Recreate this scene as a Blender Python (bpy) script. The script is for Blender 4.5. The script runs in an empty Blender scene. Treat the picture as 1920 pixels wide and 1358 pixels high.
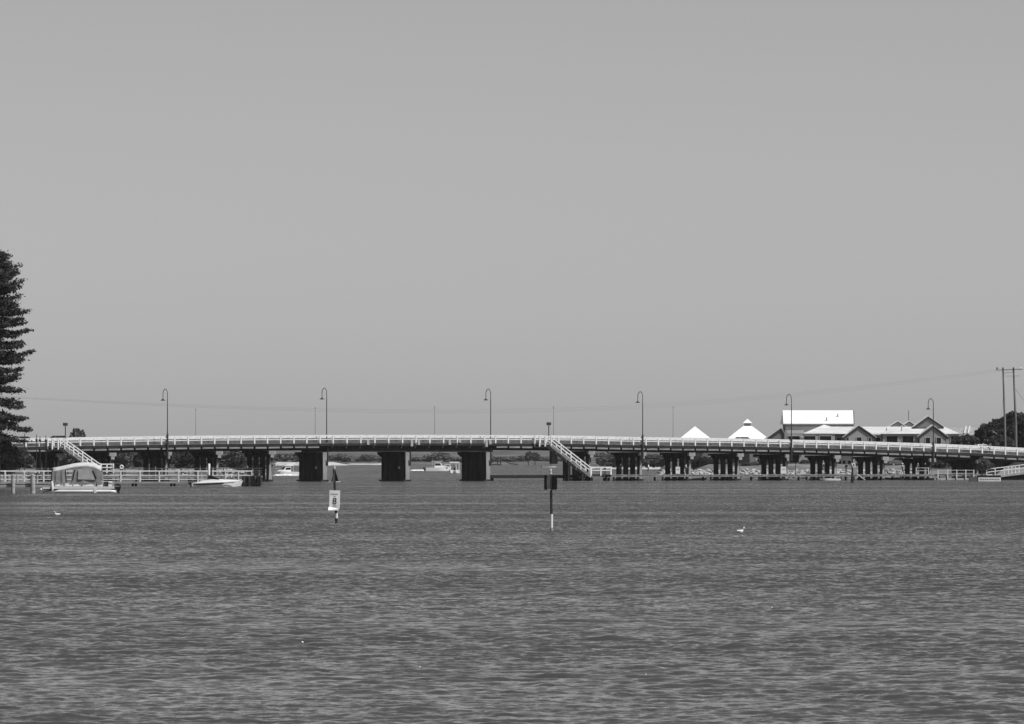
import bpy, bmesh, math, random
import numpy as np
from mathutils import Vector, Matrix
random.seed(7)
rng = np.random.default_rng(11)
R = math.radians
scene = bpy.context.scene
C = scene.collection

# ------------------------------------------------------------------ camera, sky, sun, exposure
F = 13000.0          # focal length in pixels of the 1920 px wide photograph
HOR = 853.0          # row of the horizon
H = 3.92             # eye height above the water
cam_d = bpy.data.cameras.new('camera')
cam = bpy.data.objects.new('camera', cam_d); C.objects.link(cam)
cam.location = (0, 0, H); cam.rotation_euler = (R(90), 0, 0)
cam_d.sensor_width = 36; cam_d.lens = 36 * F / 1920
cam_d.shift_y = (HOR - 679) / 1920
cam_d.clip_start = 1; cam_d.clip_end = 12000
scene.camera = cam
scene.render.resolution_x = 1024; scene.render.resolution_y = 724

SUN_AZ = (0.86, -0.51)       # towards the sun: camera right, a little behind the camera
SUN_EL = R(56)
world = bpy.data.worlds.new('World'); scene.world = world; world.use_nodes = True
nt = world.node_tree; nt.nodes.clear()
sky = nt.nodes.new('ShaderNodeTexSky'); sky.sky_type = 'NISHITA'; sky.sun_disc = False
sky.sun_elevation = SUN_EL; sky.sun_rotation = math.atan2(SUN_AZ[0], SUN_AZ[1])
sky.altitude = 0; sky.air_density = 0.66; sky.dust_density = 0.555; sky.ozone_density = 1.0
bw = nt.nodes.new('ShaderNodeRGBToBW'); bg = nt.nodes.new('ShaderNodeBackground'); wo = nt.nodes.new('ShaderNodeOutputWorld')
bg.inputs['Strength'].default_value = 0.085
nt.links.new(sky.outputs[0], bw.inputs[0]); nt.links.new(bw.outputs[0], bg.inputs[0]); nt.links.new(bg.outputs[0], wo.inputs[0])
sd = bpy.data.lights.new('sun', 'SUN'); sd.energy = 4.7; sd.angle = R(0.53); sd.color = (1, 1, 1)
sun = bpy.data.objects.new('sun', sd); C.objects.link(sun)
_v = Vector((SUN_AZ[0] * math.cos(SUN_EL), SUN_AZ[1] * math.cos(SUN_EL), math.sin(SUN_EL)))
sun.rotation_euler = _v.to_track_quat('Z', 'Y').to_euler(); sun.location = (200, -100, 300)
scene.view_settings.view_transform = 'Standard'; scene.view_settings.look = 'None'
scene.view_settings.exposure = 0.0; scene.view_settings.gamma = 1.0
scene.cycles.max_bounces = 6; scene.cycles.volume_bounces = 0

# ------------------------------------------------------------------ helpers
def at(px, py, Y):
    return Vector(((px - 960) / F * Y, Y, H - (py - HOR) / F * Y))
def gx(px, Y): return (px - 960) / F * Y
def gz(py, Y): return H - (py - HOR) / F * Y

MATS = {}
def mat(name, v, rough=0.7, var=0.12, scale=1.5, bump=0.0, metal=0.0, spec=0.4, stretch=(1, 1, 1), emit=0):
    if name in MATS: return MATS[name]
    m = bpy.data.materials.new(name); m.use_nodes = True
    t = m.node_tree; b = t.nodes['Principled BSDF']
    b.inputs['Roughness'].default_value = rough; b.inputs['Metallic'].default_value = metal
    b.inputs['Specular IOR Level'].default_value = spec
    tc = t.nodes.new('ShaderNodeTexCoord'); mp = t.nodes.new('ShaderNodeMapping')
    mp.inputs['Scale'].default_value = stretch
    n = t.nodes.new('ShaderNodeTexNoise'); n.inputs['Scale'].default_value = scale; n.inputs['Detail'].default_value = 5
    r = t.nodes.new('ShaderNodeValToRGB')
    lo, hi = max(0, v * (1 - var * 1.6)), min(0.9, v * (1 + var))
    r.color_ramp.elements[0].position = 0.3; r.color_ramp.elements[1].position = 0.68
    r.color_ramp.elements[0].color = (lo, lo, lo, 1); r.color_ramp.elements[1].color = (hi, hi, hi, 1)
    t.links.new(tc.outputs['Object'], mp.inputs[0]); t.links.new(mp.outputs[0], n.inputs['Vector'])
    t.links.new(n.outputs['Fac'], r.inputs[0]); t.links.new(r.outputs[0], b.inputs['Base Color'])
    if bump:
        bp = t.nodes.new('ShaderNodeBump'); bp.inputs['Strength'].default_value = bump; bp.inputs['Distance'].default_value = 0.05
        t.links.new(n.outputs['Fac'], bp.inputs['Height']); t.links.new(bp.outputs[0], b.inputs['Normal'])
    MATS[name] = m
    return m
def leafmat(name, v):
    m = mat(name, v, rough=0.6, var=0.45, scale=0.9, spec=0.2)
    t = m.node_tree; b = t.nodes['Principled BSDF']
    if 'Translucent BSDF' not in t.nodes:
        tr = t.nodes.new('ShaderNodeBsdfTranslucent'); mx = t.nodes.new('ShaderNodeMixShader'); mx.inputs[0].default_value = 0.38
        cr = [n for n in t.nodes if n.type == 'VALTORGB'][0]
        t.links.new(cr.outputs[0], tr.inputs[0]); t.links.new(b.outputs[0], mx.inputs[1]); t.links.new(tr.outputs[0], mx.inputs[2])
        t.links.new(mx.outputs[0], t.nodes['Material Output'].inputs['Surface'])
    return m
WHITE = mat('white paint weathered', 0.74, 0.5, 0.10, 2.0)
ROOFG = mat('pale grey roof sheeting', 0.60, 0.55, 0.10, 0.5, stretch=(1, 1, 0.3))
ROOFW = mat('white roof sheeting', 0.80, 0.45, 0.05, 0.4, stretch=(1, 1, 0.3))
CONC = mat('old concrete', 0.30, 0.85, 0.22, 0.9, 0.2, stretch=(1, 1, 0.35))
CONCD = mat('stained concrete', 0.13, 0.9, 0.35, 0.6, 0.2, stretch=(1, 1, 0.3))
TIMB = mat('weathered grey timber', 0.20, 0.8, 0.30, 1.2, 0.15, stretch=(0.5, 1, 4))
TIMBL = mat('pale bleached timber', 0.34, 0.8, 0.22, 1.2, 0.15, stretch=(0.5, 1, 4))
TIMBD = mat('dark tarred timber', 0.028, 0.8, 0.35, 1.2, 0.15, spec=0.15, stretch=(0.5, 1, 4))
TIMBM = mat('mid grey timber boards', 0.07, 0.8, 0.35, 1.6, 0.1, stretch=(0.4, 1, 6))
STRG = mat('stringer timber', 0.24, 0.8, 0.3, 1.2, 0.15, stretch=(0.5, 1, 4))
CONC_SHADE = mat('shaded pier concrete', 0.042, 0.8, 0.6, 1.0, 0.2, spec=0.15, stretch=(1, 1, 0.3))  # dark tone of piers and bents, their shade put into the colour
STEELD = mat('dark painted steel', 0.035, 0.45, 0.2, 2.0)
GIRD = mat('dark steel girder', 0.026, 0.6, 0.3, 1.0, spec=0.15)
ASPH = mat('asphalt', 0.06, 0.9, 0.25, 2.0)
BLACK = mat('black plastic', 0.012, 0.35, 0.2, 3.0)
GLASSD = mat('dark window glass', 0.015, 0.08, 0.3, 0.8, spec=0.5)
GEL = mat('white gelcoat', 0.80, 0.18, 0.04, 1.0)
INK = mat('black sign ink', 0.02, .6); BOARD = mat('white sign face', .84, .5, .1); TOPM = mat('topmark paint', .055, .6, .25, 3)
INK2 = mat('faded sign ink', 0.28, .6)
SKIN = mat('skin', 0.30, 0.6, 0.1, 6)
LEAFP = leafmat('pine needles', 0.075)
LEAFD = leafmat('dark leaves', 0.062)
LEAFM = leafmat('mid leaves', 0.10)
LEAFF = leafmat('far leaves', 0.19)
LEAFL = leafmat('grey-green leaves', 0.17)
BARK = mat('bark', 0.12, 0.9, 0.3, 2, 0.3, stretch=(1, 1, .3))

def setp(o, label=None, cat=None, group=None, kind=None):
    if label: o['label'] = label
    if cat: o['category'] = cat
    if group: o['group'] = group
    if kind: o['kind'] = kind
    return o
def thing(name, loc, label, cat, group=None, rz=0):
    o = bpy.data.objects.new(name, None); C.objects.link(o)
    o.location = loc; o.rotation_euler = (0, 0, rz); o.empty_display_size = 0.3
    return setp(o, label, cat, group)

class MB:
    def __init__(s): s.v = []; s.f = []
    def add(s, vs, fs):
        k = len(s.v); s.v += [tuple(p) for p in vs]; s.f += [tuple(i + k for i in q) for q in fs]; return s
    def box(s, x0, x1, y0, y1, z0, z1):
        return s.add([(x0,y0,z0),(x1,y0,z0),(x1,y1,z0),(x0,y1,z0),(x0,y0,z1),(x1,y0,z1),(x1,y1,z1),(x0,y1,z1)],
                     [(3,2,1,0),(4,5,6,7),(0,1,5,4),(1,2,6,5),(2,3,7,6),(3,0,4,7)])
    def bar(s, a, b, w, h):
        a, b = Vector(a), Vector(b); d = (b - a).normalized()
        up = Vector((0, 0, 1)) if abs(d.z) < 0.95 else Vector((0, 1, 0))
        r = d.cross(up).normalized(); u = r.cross(d).normalized()
        vs = []
        for p in (a, b):
            for (i, j) in ((-1,-1),(1,-1),(1,1),(-1,1)): vs.append(p + r * (i * w / 2) + u * (j * h / 2))
        return s.add(vs, [(3,2,1,0),(4,5,6,7),(0,1,5,4),(1,2,6,5),(2,3,7,6),(3,0,4,7)])
    def tube(s, pts, rad, n=8, caps=True):
        pts = [Vector(p) for p in pts]; m = len(pts)
        rs = rad if isinstance(rad, (list, tuple)) else [rad] * m
        vs = []; ref = None
        for i, p in enumerate(pts):
            d = (pts[min(i + 1, m - 1)] - pts[max(i - 1, 0)]).normalized()
            if ref is None: ref = Vector((0, 1, 0)) if abs(d.y) < 0.9 else Vector((1, 0, 0))
            u = (ref - d * ref.dot(d)).normalized(); w = d.cross(u); ref = u
            for k in range(n):
                a = 2 * math.pi * k / n
                vs.append(p + (u * math.cos(a) + w * math.sin(a)) * rs[i])
        fs = [(i*n+k, i*n+(k+1)%n, (i+1)*n+(k+1)%n, (i+1)*n+k) for i in range(m-1) for k in range(n)]
        if caps: fs += [tuple(range(n))[::-1], tuple(range((m-1)*n, m*n))]
        return s.add(vs, fs)
    def lathe(s, prof, n=12, c=(0, 0, 0)):
        vs = [(c[0] + r*math.cos(2*math.pi*k/n), c[1] + r*math.sin(2*math.pi*k/n), c[2] + z) for r, z in prof for k in range(n)]
        m = len(prof)
        fs = [(i*n+k, i*n+(k+1)%n, (i+1)*n+(k+1)%n, (i+1)*n+k) for i in range(m-1) for k in range(n)]
        fs += [tuple(range(n))[::-1], tuple(range((m-1)*n, m*n))]
        return s.add(vs, fs)
    def prism(s, poly, axis, a, b):
        """poly: 2-D outline, counter-clockwise, extruded along axis ('x': poly=(y,z), 'y': poly=(x,z), 'z': poly=(x,y))"""
        n = len(poly)
        def P(p, t): return {'x': (t, p[0], p[1]), 'y': (p[0], t, p[1]), 'z': (p[0], p[1], t)}[axis]
        vs = [P(p, a) for p in poly] + [P(p, b) for p in poly]
        fs = [tuple(range(n)), tuple(range(n, 2*n))[::-1]] + [(i, i+n, (i+1) % n + n, (i+1) % n) for i in range(n)]
        return s.add(vs, fs)
    def ell(s, c, r, nu=10, nv=6):
        vs = [(c[0], c[1], c[2] - r[2])]
        for j in range(1, nv):
            t = -math.pi/2 + math.pi*j/nv
            vs += [(c[0]+r[0]*math.cos(t)*math.cos(2*math.pi*k/nu), c[1]+r[1]*math.cos(t)*math.sin(2*math.pi*k/nu), c[2]+r[2]*math.sin(t)) for k in range(nu)]
        vs.append((c[0], c[1], c[2] + r[2])); top = len(vs) - 1
        fs = [(0, 1+(k+1) % nu, 1+k) for k in range(nu)]
        for j in range(nv-2): fs += [(1+j*nu+k, 1+j*nu+(k+1) % nu, 1+(j+1)*nu+(k+1) % nu, 1+(j+1)*nu+k) for k in range(nu)]
        fs += [(1+(nv-2)*nu+k, 1+(nv-2)*nu+(k+1) % nu, top) for k in range(nu)]
        return s.add(vs, fs)
    def mesh(s, name, smooth=False):
        me = bpy.data.meshes.new(name); me.from_pydata(s.v, [], s.f)
        bm = bmesh.new(); bm.from_mesh(me); bmesh.ops.recalc_face_normals(bm, faces=bm.faces); bm.to_mesh(me); bm.free()
        if smooth:
            me.polygons.foreach_set('use_smooth', [True] * len(me.polygons)); me.set_sharp_from_angle(angle=R(42))
        return me
    def build(s, name, m, parent=None, smooth=False, loc=None):
        me = s.mesh(name, smooth); me.materials.append(m)
        o = bpy.data.objects.new(name, me); C.objects.link(o)
        if parent: o.parent = parent
        if loc is not None: o.location = loc
        return o
def inst(o, loc, parent, rot=None):
    c = o.copy(); C.objects.link(c); c.parent = parent; c.location = loc
    if rot: c.rotation_euler = rot
    return c
def bevel(o, w=0.02, seg=2):
    b = o.modifiers.new('bevel', 'BEVEL'); b.width = w; b.segments = seg; b.limit_method = 'ANGLE'
    return o

# ------------------------------------------------------------------ bridge frame of reference
BA = R(30); ca, sa = math.cos(BA), math.sin(BA); Y0 = 1040.0
def L(px, y=0.0):
    u = (px - 960) / F
    return (u * (Y0 + y * ca) + y * sa) / (ca - u * sa)
def BW(l, y, z): return Vector((l * ca - y * sa, Y0 + l * sa + y * ca, z))
def bz(py, l, y=0.0): return gz(py, Y0 + l * sa + y * ca)
_px = [-160, 40, 130, 180, 300, 400, 560, 700, 900, 1040, 1100, 1150, 1200, 1330, 1450, 1600, 1720, 1800, 1860, 1920, 2100]
_py = [826.5, 822.5, 820.8, 820, 818.4, 817, 816, 815.5, 815.7, 816.6, 817.5, 818.7, 819.8, 821.3, 823.6, 827, 831, 834, 836.8, 840, 850]
_pl = [L(p) for p in _px]; _pt = [bz(q, l) for q, l in zip(_py, _pl)]
def top(l): return float(np.interp(l, _pl, _pt))
def deck(l): return top(l) - 1.19
LM0, LM1 = L(618), L(926)       # the long middle spans

# ------------------------------------------------------------------ water
def build_water():
    fz = [12.0]
    while fz[-1] < 96: fz.append(fz[-1] * 1.12)
    z = 92.0; rows = [r for r in fz[:-1] if r < 91]
    while z < 1350:
        rows.append(z); z *= 1.0010 if z < 260 else 1.0016
    while z < 5200:
        rows.append(z); z *= 1.02
    rows = np.array(rows)
    core = np.linspace(-0.088, 0.088, 391)
    out = np.array([0.1, 0.12, 0.15, 0.2, 0.28, 0.4, 0.7, 1.2])
    cols = np.concatenate([-out[::-1], core, out])
    Yg, T = np.meshgrid(rows, cols, indexing='ij'); Xg = T * Yg
    Z = np.zeros_like(Xg)
    wl = np.exp(rng.uniform(math.log(0.2), math.log(2.3), 150))
    for lam in wl:
        th = rng.normal(R(75), R(48)); k = 2 * math.pi / lam
        slope = 0.0128
        A = slope * lam / (2 * math.pi) * 1.41
        if lam > 0.9: A *= 0.78
        p = k * (Xg * math.cos(th) + Yg * math.sin(th)) + rng.uniform(0, 6.28)
        dz = Yg * np.where(Yg < 260, 0.0010, 0.0016); dx = Yg * 0.176 / 390
        fade = np.clip(lam / (2.2 * np.maximum(dz * abs(math.sin(th)), dx * abs(math.cos(th))) + 1e-6) - 1, 0, 1)
        Z += A * fade * (np.sin(p) - 0.24 * np.cos(2 * p))
    # gusts: patches of livelier and calmer water
    g = np.zeros_like(Xg)
    for _ in range(14):
        lam = rng.uniform(14, 70); th = rng.normal(R(80), R(25))
        g += np.sin(2 * math.pi / lam * (Xg * math.cos(th) + Yg * math.sin(th)) + rng.uniform(0, 6.28))
    g = g / 14 ** 0.5
    Z *= 1.0 + 0.22 * np.clip(g, -1.6, 1.6)
    Z *= (np.abs(T) < 0.0885) * np.clip((Yg - 92) / 4, 0, 1)
    n0, n1 = Xg.shape
    co = np.stack([Xg, Yg, Z], -1).reshape(-1, 3)
    i, j = np.meshgrid(np.arange(n0 - 1), np.arange(n1 - 1), indexing='ij')
    a = (i * n1 + j).ravel()
    q = np.stack([a, a + 1, a + n1 + 1, a + n1], 1).astype(np.int32)
    me = bpy.data.meshes.new('water'); me.vertices.add(len(co)); me.vertices.foreach_set('co', co.ravel())
    me.loops.add(q.size); me.loops.foreach_set('vertex_index', q.ravel())
    me.polygons.add(len(q)); me.polygons.foreach_set('loop_start', np.arange(0, q.size, 4, dtype=np.int32))
    me.polygons.foreach_set('loop_total', np.full(len(q), 4, dtype=np.int32))
    me.polygons.foreach_set('use_smooth', np.ones(len(q), dtype=bool))
    me.update(calc_edges=True)
    m = bpy.data.materials.new('estuary water'); m.use_nodes = True; t = m.node_tree; b = t.nodes['Principled BSDF']
    b.inputs['Base Color'].default_value = (0.048, 0.048, 0.048, 1); b.inputs['Roughness'].default_value = 0.07
    b.inputs['IOR'].default_value = 1.33; b.inputs['Specular IOR Level'].default_value = 0.5
    geo = t.nodes.new('ShaderNodeNewGeometry')
    def vnoise(scale, detail):
        mp = t.nodes.new('ShaderNodeMapping'); mp.inputs['Scale'].default_value = (1, 0.75, 1)
        n = t.nodes.new('ShaderNodeTexNoise'); n.inputs['Scale'].default_value = scale; n.inputs['Detail'].default_value = detail
        n.inputs['Roughness'].default_value = 0.6
        t.links.new(geo.outputs['Position'], mp.inputs[0]); t.links.new(mp.outputs[0], n.inputs['Vector'])
        s_ = t.nodes.new('ShaderNodeVectorMath'); s_.operation = 'SUBTRACT'; s_.inputs[1].default_value = (0.5, 0.5, 0.5)
        t.links.new(n.outputs['Color'], s_.inputs[0]); return s_
    def mul(a_, v):
        s_ = t.nodes.new('ShaderNodeVectorMath'); s_.operation = 'MULTIPLY'; t.links.new(a_.outputs[0], s_.inputs[0])
        s_.inputs[1].default_value = (v, v, 0); return s_
    def addv(a_, b_):
        s_ = t.nodes.new('ShaderNodeVectorMath'); s_.operation = 'ADD'; t.links.new(a_, s_.inputs[0]); t.links.new(b_, s_.inputs[1]); return s_
    r1 = mul(vnoise(5.0, 4), 0.72); r2 = mul(vnoise(0.9, 2), 0.26)
    rip = addv(r1.outputs[0], r2.outputs[0])
    gust = t.nodes.new('ShaderNodeTexNoise'); gust.inputs['Scale'].default_value = 0.035; gust.inputs['Detail'].default_value = 3
    gm = t.nodes.new('ShaderNodeMapping'); gm.inputs['Scale'].default_value = (0.35, 1, 1)
    t.links.new(geo.outputs['Position'], gm.inputs[0]); t.links.new(gm.outputs[0], gust.inputs['Vector'])
    mr = t.nodes.new('ShaderNodeMapRange'); mr.inputs[1].default_value = 0.3; mr.inputs[2].default_value = 0.7
    mr.inputs[3].default_value = 0.35; mr.inputs[4].default_value = 1.55
    t.links.new(gust.outputs['Fac'], mr.inputs[0])
    sc_ = t.nodes.new('ShaderNodeVectorMath'); sc_.operation = 'SCALE'
    t.links.new(rip.outputs[0], sc_.inputs[0]); t.links.new(mr.outputs[0], sc_.inputs['Scale'])
    # ripples and a normal lean grow with distance, shaped in to darken far water
    sep = t.nodes.new('ShaderNodeSeparateXYZ'); t.links.new(geo.outputs['Position'], sep.inputs[0])
    k_ = t.nodes.new('ShaderNodeMapRange'); k_.inputs[1].default_value = 95; k_.inputs[2].default_value = 650; k_.inputs[3].default_value = 0.72; k_.inputs[4].default_value = 2.0
    t.links.new(sep.outputs['Y'], k_.inputs[0])
    l_ = t.nodes.new('ShaderNodeMapRange'); l_.inputs[1].default_value = 110; l_.inputs[2].default_value = 430; l_.inputs[3].default_value = -0.012; l_.inputs[4].default_value = -0.18
    t.links.new(sep.outputs['Y'], l_.inputs[0])
    lm_ = t.nodes.new('ShaderNodeMath'); lm_.operation = 'MULTIPLY'; t.links.new(l_.outputs[0], lm_.inputs[0]); t.links.new(mr.outputs[0], lm_.inputs[1])
    cx_ = t.nodes.new('ShaderNodeCombineXYZ'); t.links.new(lm_.outputs[0], cx_.inputs['Y'])
    s2 = t.nodes.new('ShaderNodeVectorMath'); s2.operation = 'SCALE'; t.links.new(sc_.outputs[0], s2.inputs[0]); t.links.new(k_.outputs[0], s2.inputs['Scale'])
    s3 = addv(s2.outputs[0], cx_.outputs[0])
    nn = addv(geo.outputs['Normal'], s3.outputs[0])
    no = t.nodes.new('ShaderNodeVectorMath'); no.operation = 'NORMALIZE'; t.links.new(nn.outputs[0], no.inputs[0])
    t.links.new(no.outputs[0], b.inputs['Normal'])
    me.materials.append(m)
    o = bpy.data.objects.new('water', me); C.objects.link(o); setp(o, 'grey choppy estuary water with small wind waves', None, kind='structure')
build_water()

# ------------------------------------------------------------------ land
def bank(name, pts, z, inset, m, label, z0=-0.6, rough=0.12):
    """low bank: outline in plan (X, Y), sloping shore then an uneven top"""
    P = [Vector((x, y, 0)) for x, y in pts]; c = sum(P, Vector()) / len(P); n = len(P)
    dens = []
    for i in range(n):
        a, b = P[i], P[(i+1) % n]; k = max(1, int((b - a).length / 6))
        k = min(k, 60)
        for j in range(k): dens.append(a.lerp(b, j / k) + Vector((random.uniform(-.7, .7), random.uniform(-.7, .7), 0)))
    n = len(dens); mb = MB(); vs = []
    for f, zz in ((0, z0), (0.35, z * 0.3), (1.0, z)):
        for p in dens:
            d = (c - p).normalized() * inset * f
            vs.append((p.x + d.x, p.y + d.y, zz + (random.uniform(-1, 1) * rough * z if f > 0 else 0)))
    vs.append((c.x, c.y, z)); fs = []
    for r in range(2): fs += [(r*n+i, r*n+(i+1) % n, (r+1)*n+(i+1) % n, (r+1)*n+i) for i in range(n)]
    fs += [(2*n+i, 2*n+(i+1) % n, 3*n) for i in range(n)]
    mb.add(vs, fs); return setp(mb.build(name, m, smooth=True), label, kind='structure')
SAND = mat('pale dry sand', 0.42, 0.95, 0.25, 0.35, 0.2)
GRASS = mat('dry grass ground', 0.14, 0.95, 0.35, 0.25, 0.2)
FARG = mat('far scrub ground', 0.09, 0.95, 0.4, 0.05, 0.2)
bank('ground', [(gx(-700, 1130), 1120), (gx(330, 1160), 1150), (gx(505, 1230), 1225), (gx(512, 1330), 1330), (gx(430, 1500), 1500), (gx(-700, 1520), 1520)], 1.5, 14, GRASS, 'sandy bank behind the left half of the bridge')
bank('ground', [(gx(1255, 1150), 1150), (gx(1500, 1140), 1138), (gx(1690, 1136), 1136), (gx(1722, 1156), 1156), (gx(1880, 1150), 1148), (gx(2600, 1130), 1125), (gx(2600, 1500), 1500), (gx(1230, 1500), 1500)], 2.2, 12, GRASS, 'bank with rocks behind the right half of the bridge')
bank('ground', [(gx(-900, 760), 730), (gx(-60, 760), 735), (gx(-25, 800), 770), (gx(-25, 900), 1000), (gx(-900, 900), 1010)], 1.1, 6, GRASS, 'grassy bank under the tall pine tree')
# far shore, low hill behind it and a pale sand spit
def far_land():
    xs = np.linspace(gx(-900, 3000), gx(2900, 3000), 90); ys = [2790, 2815, 2850, 3000, 3200, 3380]
    zs = [-0.5, 0.5, 0.9, 2.5, 7.5, 9.5]; vs = []; fs = []
    for x in xs:
        w = math.sin(x * 0.02) * 12 + math.sin(x * 0.051 + 1) * 6
        hh = 0.72 + 0.28 * math.sin(x * 0.011 + 2) + 0.1 * math.sin(x * 0.043)
        for y, zz in zip(ys, zs): vs.append((x, y + w * (y < 2900), zz * (hh if zz > 1 else 1)))
    k = len(ys)
    for i in range(len(xs)-1): fs += [(i*k+j, (i+1)*k+j, (i+1)*k+j+1, i*k+j+1) for j in range(k-1)]
    setp(MB().add(vs, fs).build('hill', FARG, smooth=True), 'low scrubby far shore beyond the estuary', kind='structure')
far_land()
bank('beach', [(gx(440, 2600), 2560), (gx(560, 2600), 2545), (gx(640, 2600), 2570), (gx(662, 2600), 2600), (gx(600, 2600), 2650), (gx(430, 2600), 2660)], 1.15, 7, SAND, 'pale sand spit on the far side of the estuary')
bank('beach', [(gx(640, 2700), 2700), (gx(690, 2700), 2690), (gx(745, 2700), 2700), (gx(740, 2700), 2730), (gx(640, 2700), 2740)], 0.5, 6, SAND, 'thin strip of pale sand beyond the middle spans')
bank('ground', [(gx(1110, 1900), 1900), (gx(1180, 1900), 1880), (gx(1290, 1900), 1890), (gx(1400, 1900), 1900), (gx(1400, 1900), 2000), (gx(1100, 1900), 2000)], 0.38, 4, SAND, 'low shore with a thin pale beach behind the right spans')

# ------------------------------------------------------------------ road bridge
bridge = thing('road_bridge', (0, Y0, 0), 'long low road bridge with white railings on concrete bents and piers', 'bridge', rz=BA)
LA, LB = L(-120), L(2010)
def sweep(name, m, l0, l1, ya, yb, za, zb, parent=bridge, step=2.0, ref=top):
    n = max(1, int((l1 - l0) / step)); mb = MB(); vs = []
    for i in range(n + 1):
        l = l0 + (l1 - l0) * i / n; t = ref(l)
        vs += [(l, ya, t+za), (l, yb, t+za), (l, yb, t+zb), (l, ya, t+zb)]
    fs = [(0, 1, 2, 3), (4*n, 4*n+1, 4*n+2, 4*n+3)]
    for i in range(n):
        for k in range(4): fs.append((4*i+k, 4*i+4+k, 4*i+4+(k+1) % 4, 4*i+(k+1) % 4))
    return mb.add(vs, fs).build(name, m, parent)
WID = 9.2
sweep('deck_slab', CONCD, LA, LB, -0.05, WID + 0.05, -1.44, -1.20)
sweep('road_surface', ASPH, LA, LB, 2.2, WID - 0.4, -1.20, -1.16)
sweep('footway', TIMB, LA, LB, 0.05, 1.7, -1.198, -1.13)
# near handrail
sweep('top_rail', WHITE, LA, LB, -0.10, 0.10, -0.20, 0.0)
sweep('middle_rail', WHITE, LA, LB, -0.04, 0.04, -0.71, -0.58)
# traffic barrier between footway and road
sweep('barrier_beam', WHITE, LA, LB, 1.78, 1.92, -0.43, -0.02)
for zb in (-0.55, -0.72, -0.89, -1.06):
    sweep('barrier_board', TIMBM, LA, LB, 1.80, 1.86, zb - 0.075, zb + 0.075)
# far handrail
sweep('far_top_rail', WHITE, LA, LB, WID - 0.1, WID + 0.1, -0.16, 0.0)
sweep('far_middle_rail', WHITE, LA, LB, WID - 0.04, WID + 0.04, -0.71, -0.58)
# posts
posts_l = [L(624.2) + 2.345 * k for k in range(12)]
l = posts_l[0]
while l > LA + 2: l -= 2.19; posts_l.append(l)
l = L(929)
while l < LB: posts_l.append(l); l += 2.19
posts_l.sort()
pm = MB().box(-0.115, 0.115, -0.09, 0.06, -1.25, -0.06).build('railing_post', WHITE, bridge, loc=(posts_l[0], 0, top(posts_l[0])))
fm = MB().box(-0.09, 0.09, -0.06, 0.06, -1.2, -0.06).build('far_railing_post', WHITE, bridge, loc=(posts_l[0], WID, top(posts_l[0])))
bm_ = MB().box(-0.08, 0.08, 0, 0.1, -1.2, -0.3).build('barrier_post', TIMBD, bridge, loc=(posts_l[0], 1.93, top(posts_l[0])))
br = MB().prism([(-0.2, -1.42), (0.85, -1.42), (0.85, -1.95), (0.25, -1.95), (-0.2, -1.62)], 'x', -0.13, 0.13).build('joist_end', TIMBD, bridge, loc=(posts_l[0], 0, top(posts_l[0])))
for q, l in enumerate(posts_l[1:]):
    t = top(l); inst(pm, (l, random.uniform(-.01, .01), t + random.uniform(-.01, .01)), bridge, (random.uniform(-.01, .01), random.uniform(-.025, .025), 0))
    inst(fm, (l, WID, t), bridge)
    if q % 2: inst(bm_, (l, 1.93, t), bridge)
    if not (LM0 < l < LM1): inst(br, (l, 0, t), bridge)
brk = MB().bar((0, -0.12, -1.4), (0, 0.42, -2.0), 0.14, 0.14)
brm = brk.build('rail_bracket', TIMBL, bridge, loc=(L(624), 0, top(L(624))))
for l in [p for p in posts_l if LM0 < p < LM1][1:]: inst(brm, (l, 0, top(l)), bridge)
# edge beams and stringers
sweep('edge_beam', TIMBD, LA, LB, -0.14, 0.10, -1.62, -1.25)
for i, (a, b) in enumerate(zip(posts_l[:-1], posts_l[1:])):
    m_ = (a + b) / 2
    if LM0 - 1.5 < m_ < LM1 or m_ > L(1830) and m_ < L(1842): continue
    z0 = random.uniform(-0.03, 0.03)
    sweep('stringer', STRG if random.random() < .75 else TIMB, a + 0.16, b - 0.16, -0.10, 0.2, -1.93 + z0, -1.68 + z0, step=3)
sweep('side_girder', GIRD, LA, LM0 - 0.2, 0.55, 0.95, -2.28, -1.95)
sweep('side_girder', GIRD, LM1 + 0.2, LB, 0.55, 0.95, -2.28, -1.95)
sweep('main_girder', GIRD, LM0, LM1, 0.30, 0.75, -2.52, -1.445)
sweep('main_girder', GIRD, LM0, LM1, 4.4, 4.9, -2.50, -1.445)
sweep('main_girder', GIRD, LM0, LM1, 8.4, 8.8, -2.52, -1.445)
for yy in (2.6, 4.6, 6.6, 8.4):
    sweep('inner_girder', GIRD, LA, LM0 - 0.2, yy, yy + 0.35, -2.2, -1.445); sweep('inner_girder', GIRD, LM1 + 0.2, LB, yy, yy + 0.35, -2.2, -1.445)
# hanging pipe brackets and boxes on the middle spans
DRN = mat('pale drain casing', .42, .7, .2)
for px, hh in ((689, 9), (771, 12), (784, 9), (842, 9), (861, 5), (911, 13), (918, 8)):
    l = L(px); MB().box(-0.2, 0.2, -0.24, -0.145, -0.75 - hh / 12.5, -0.72).build('drain_box', DRN, bridge, loc=(l, 0, top(l)))
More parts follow.
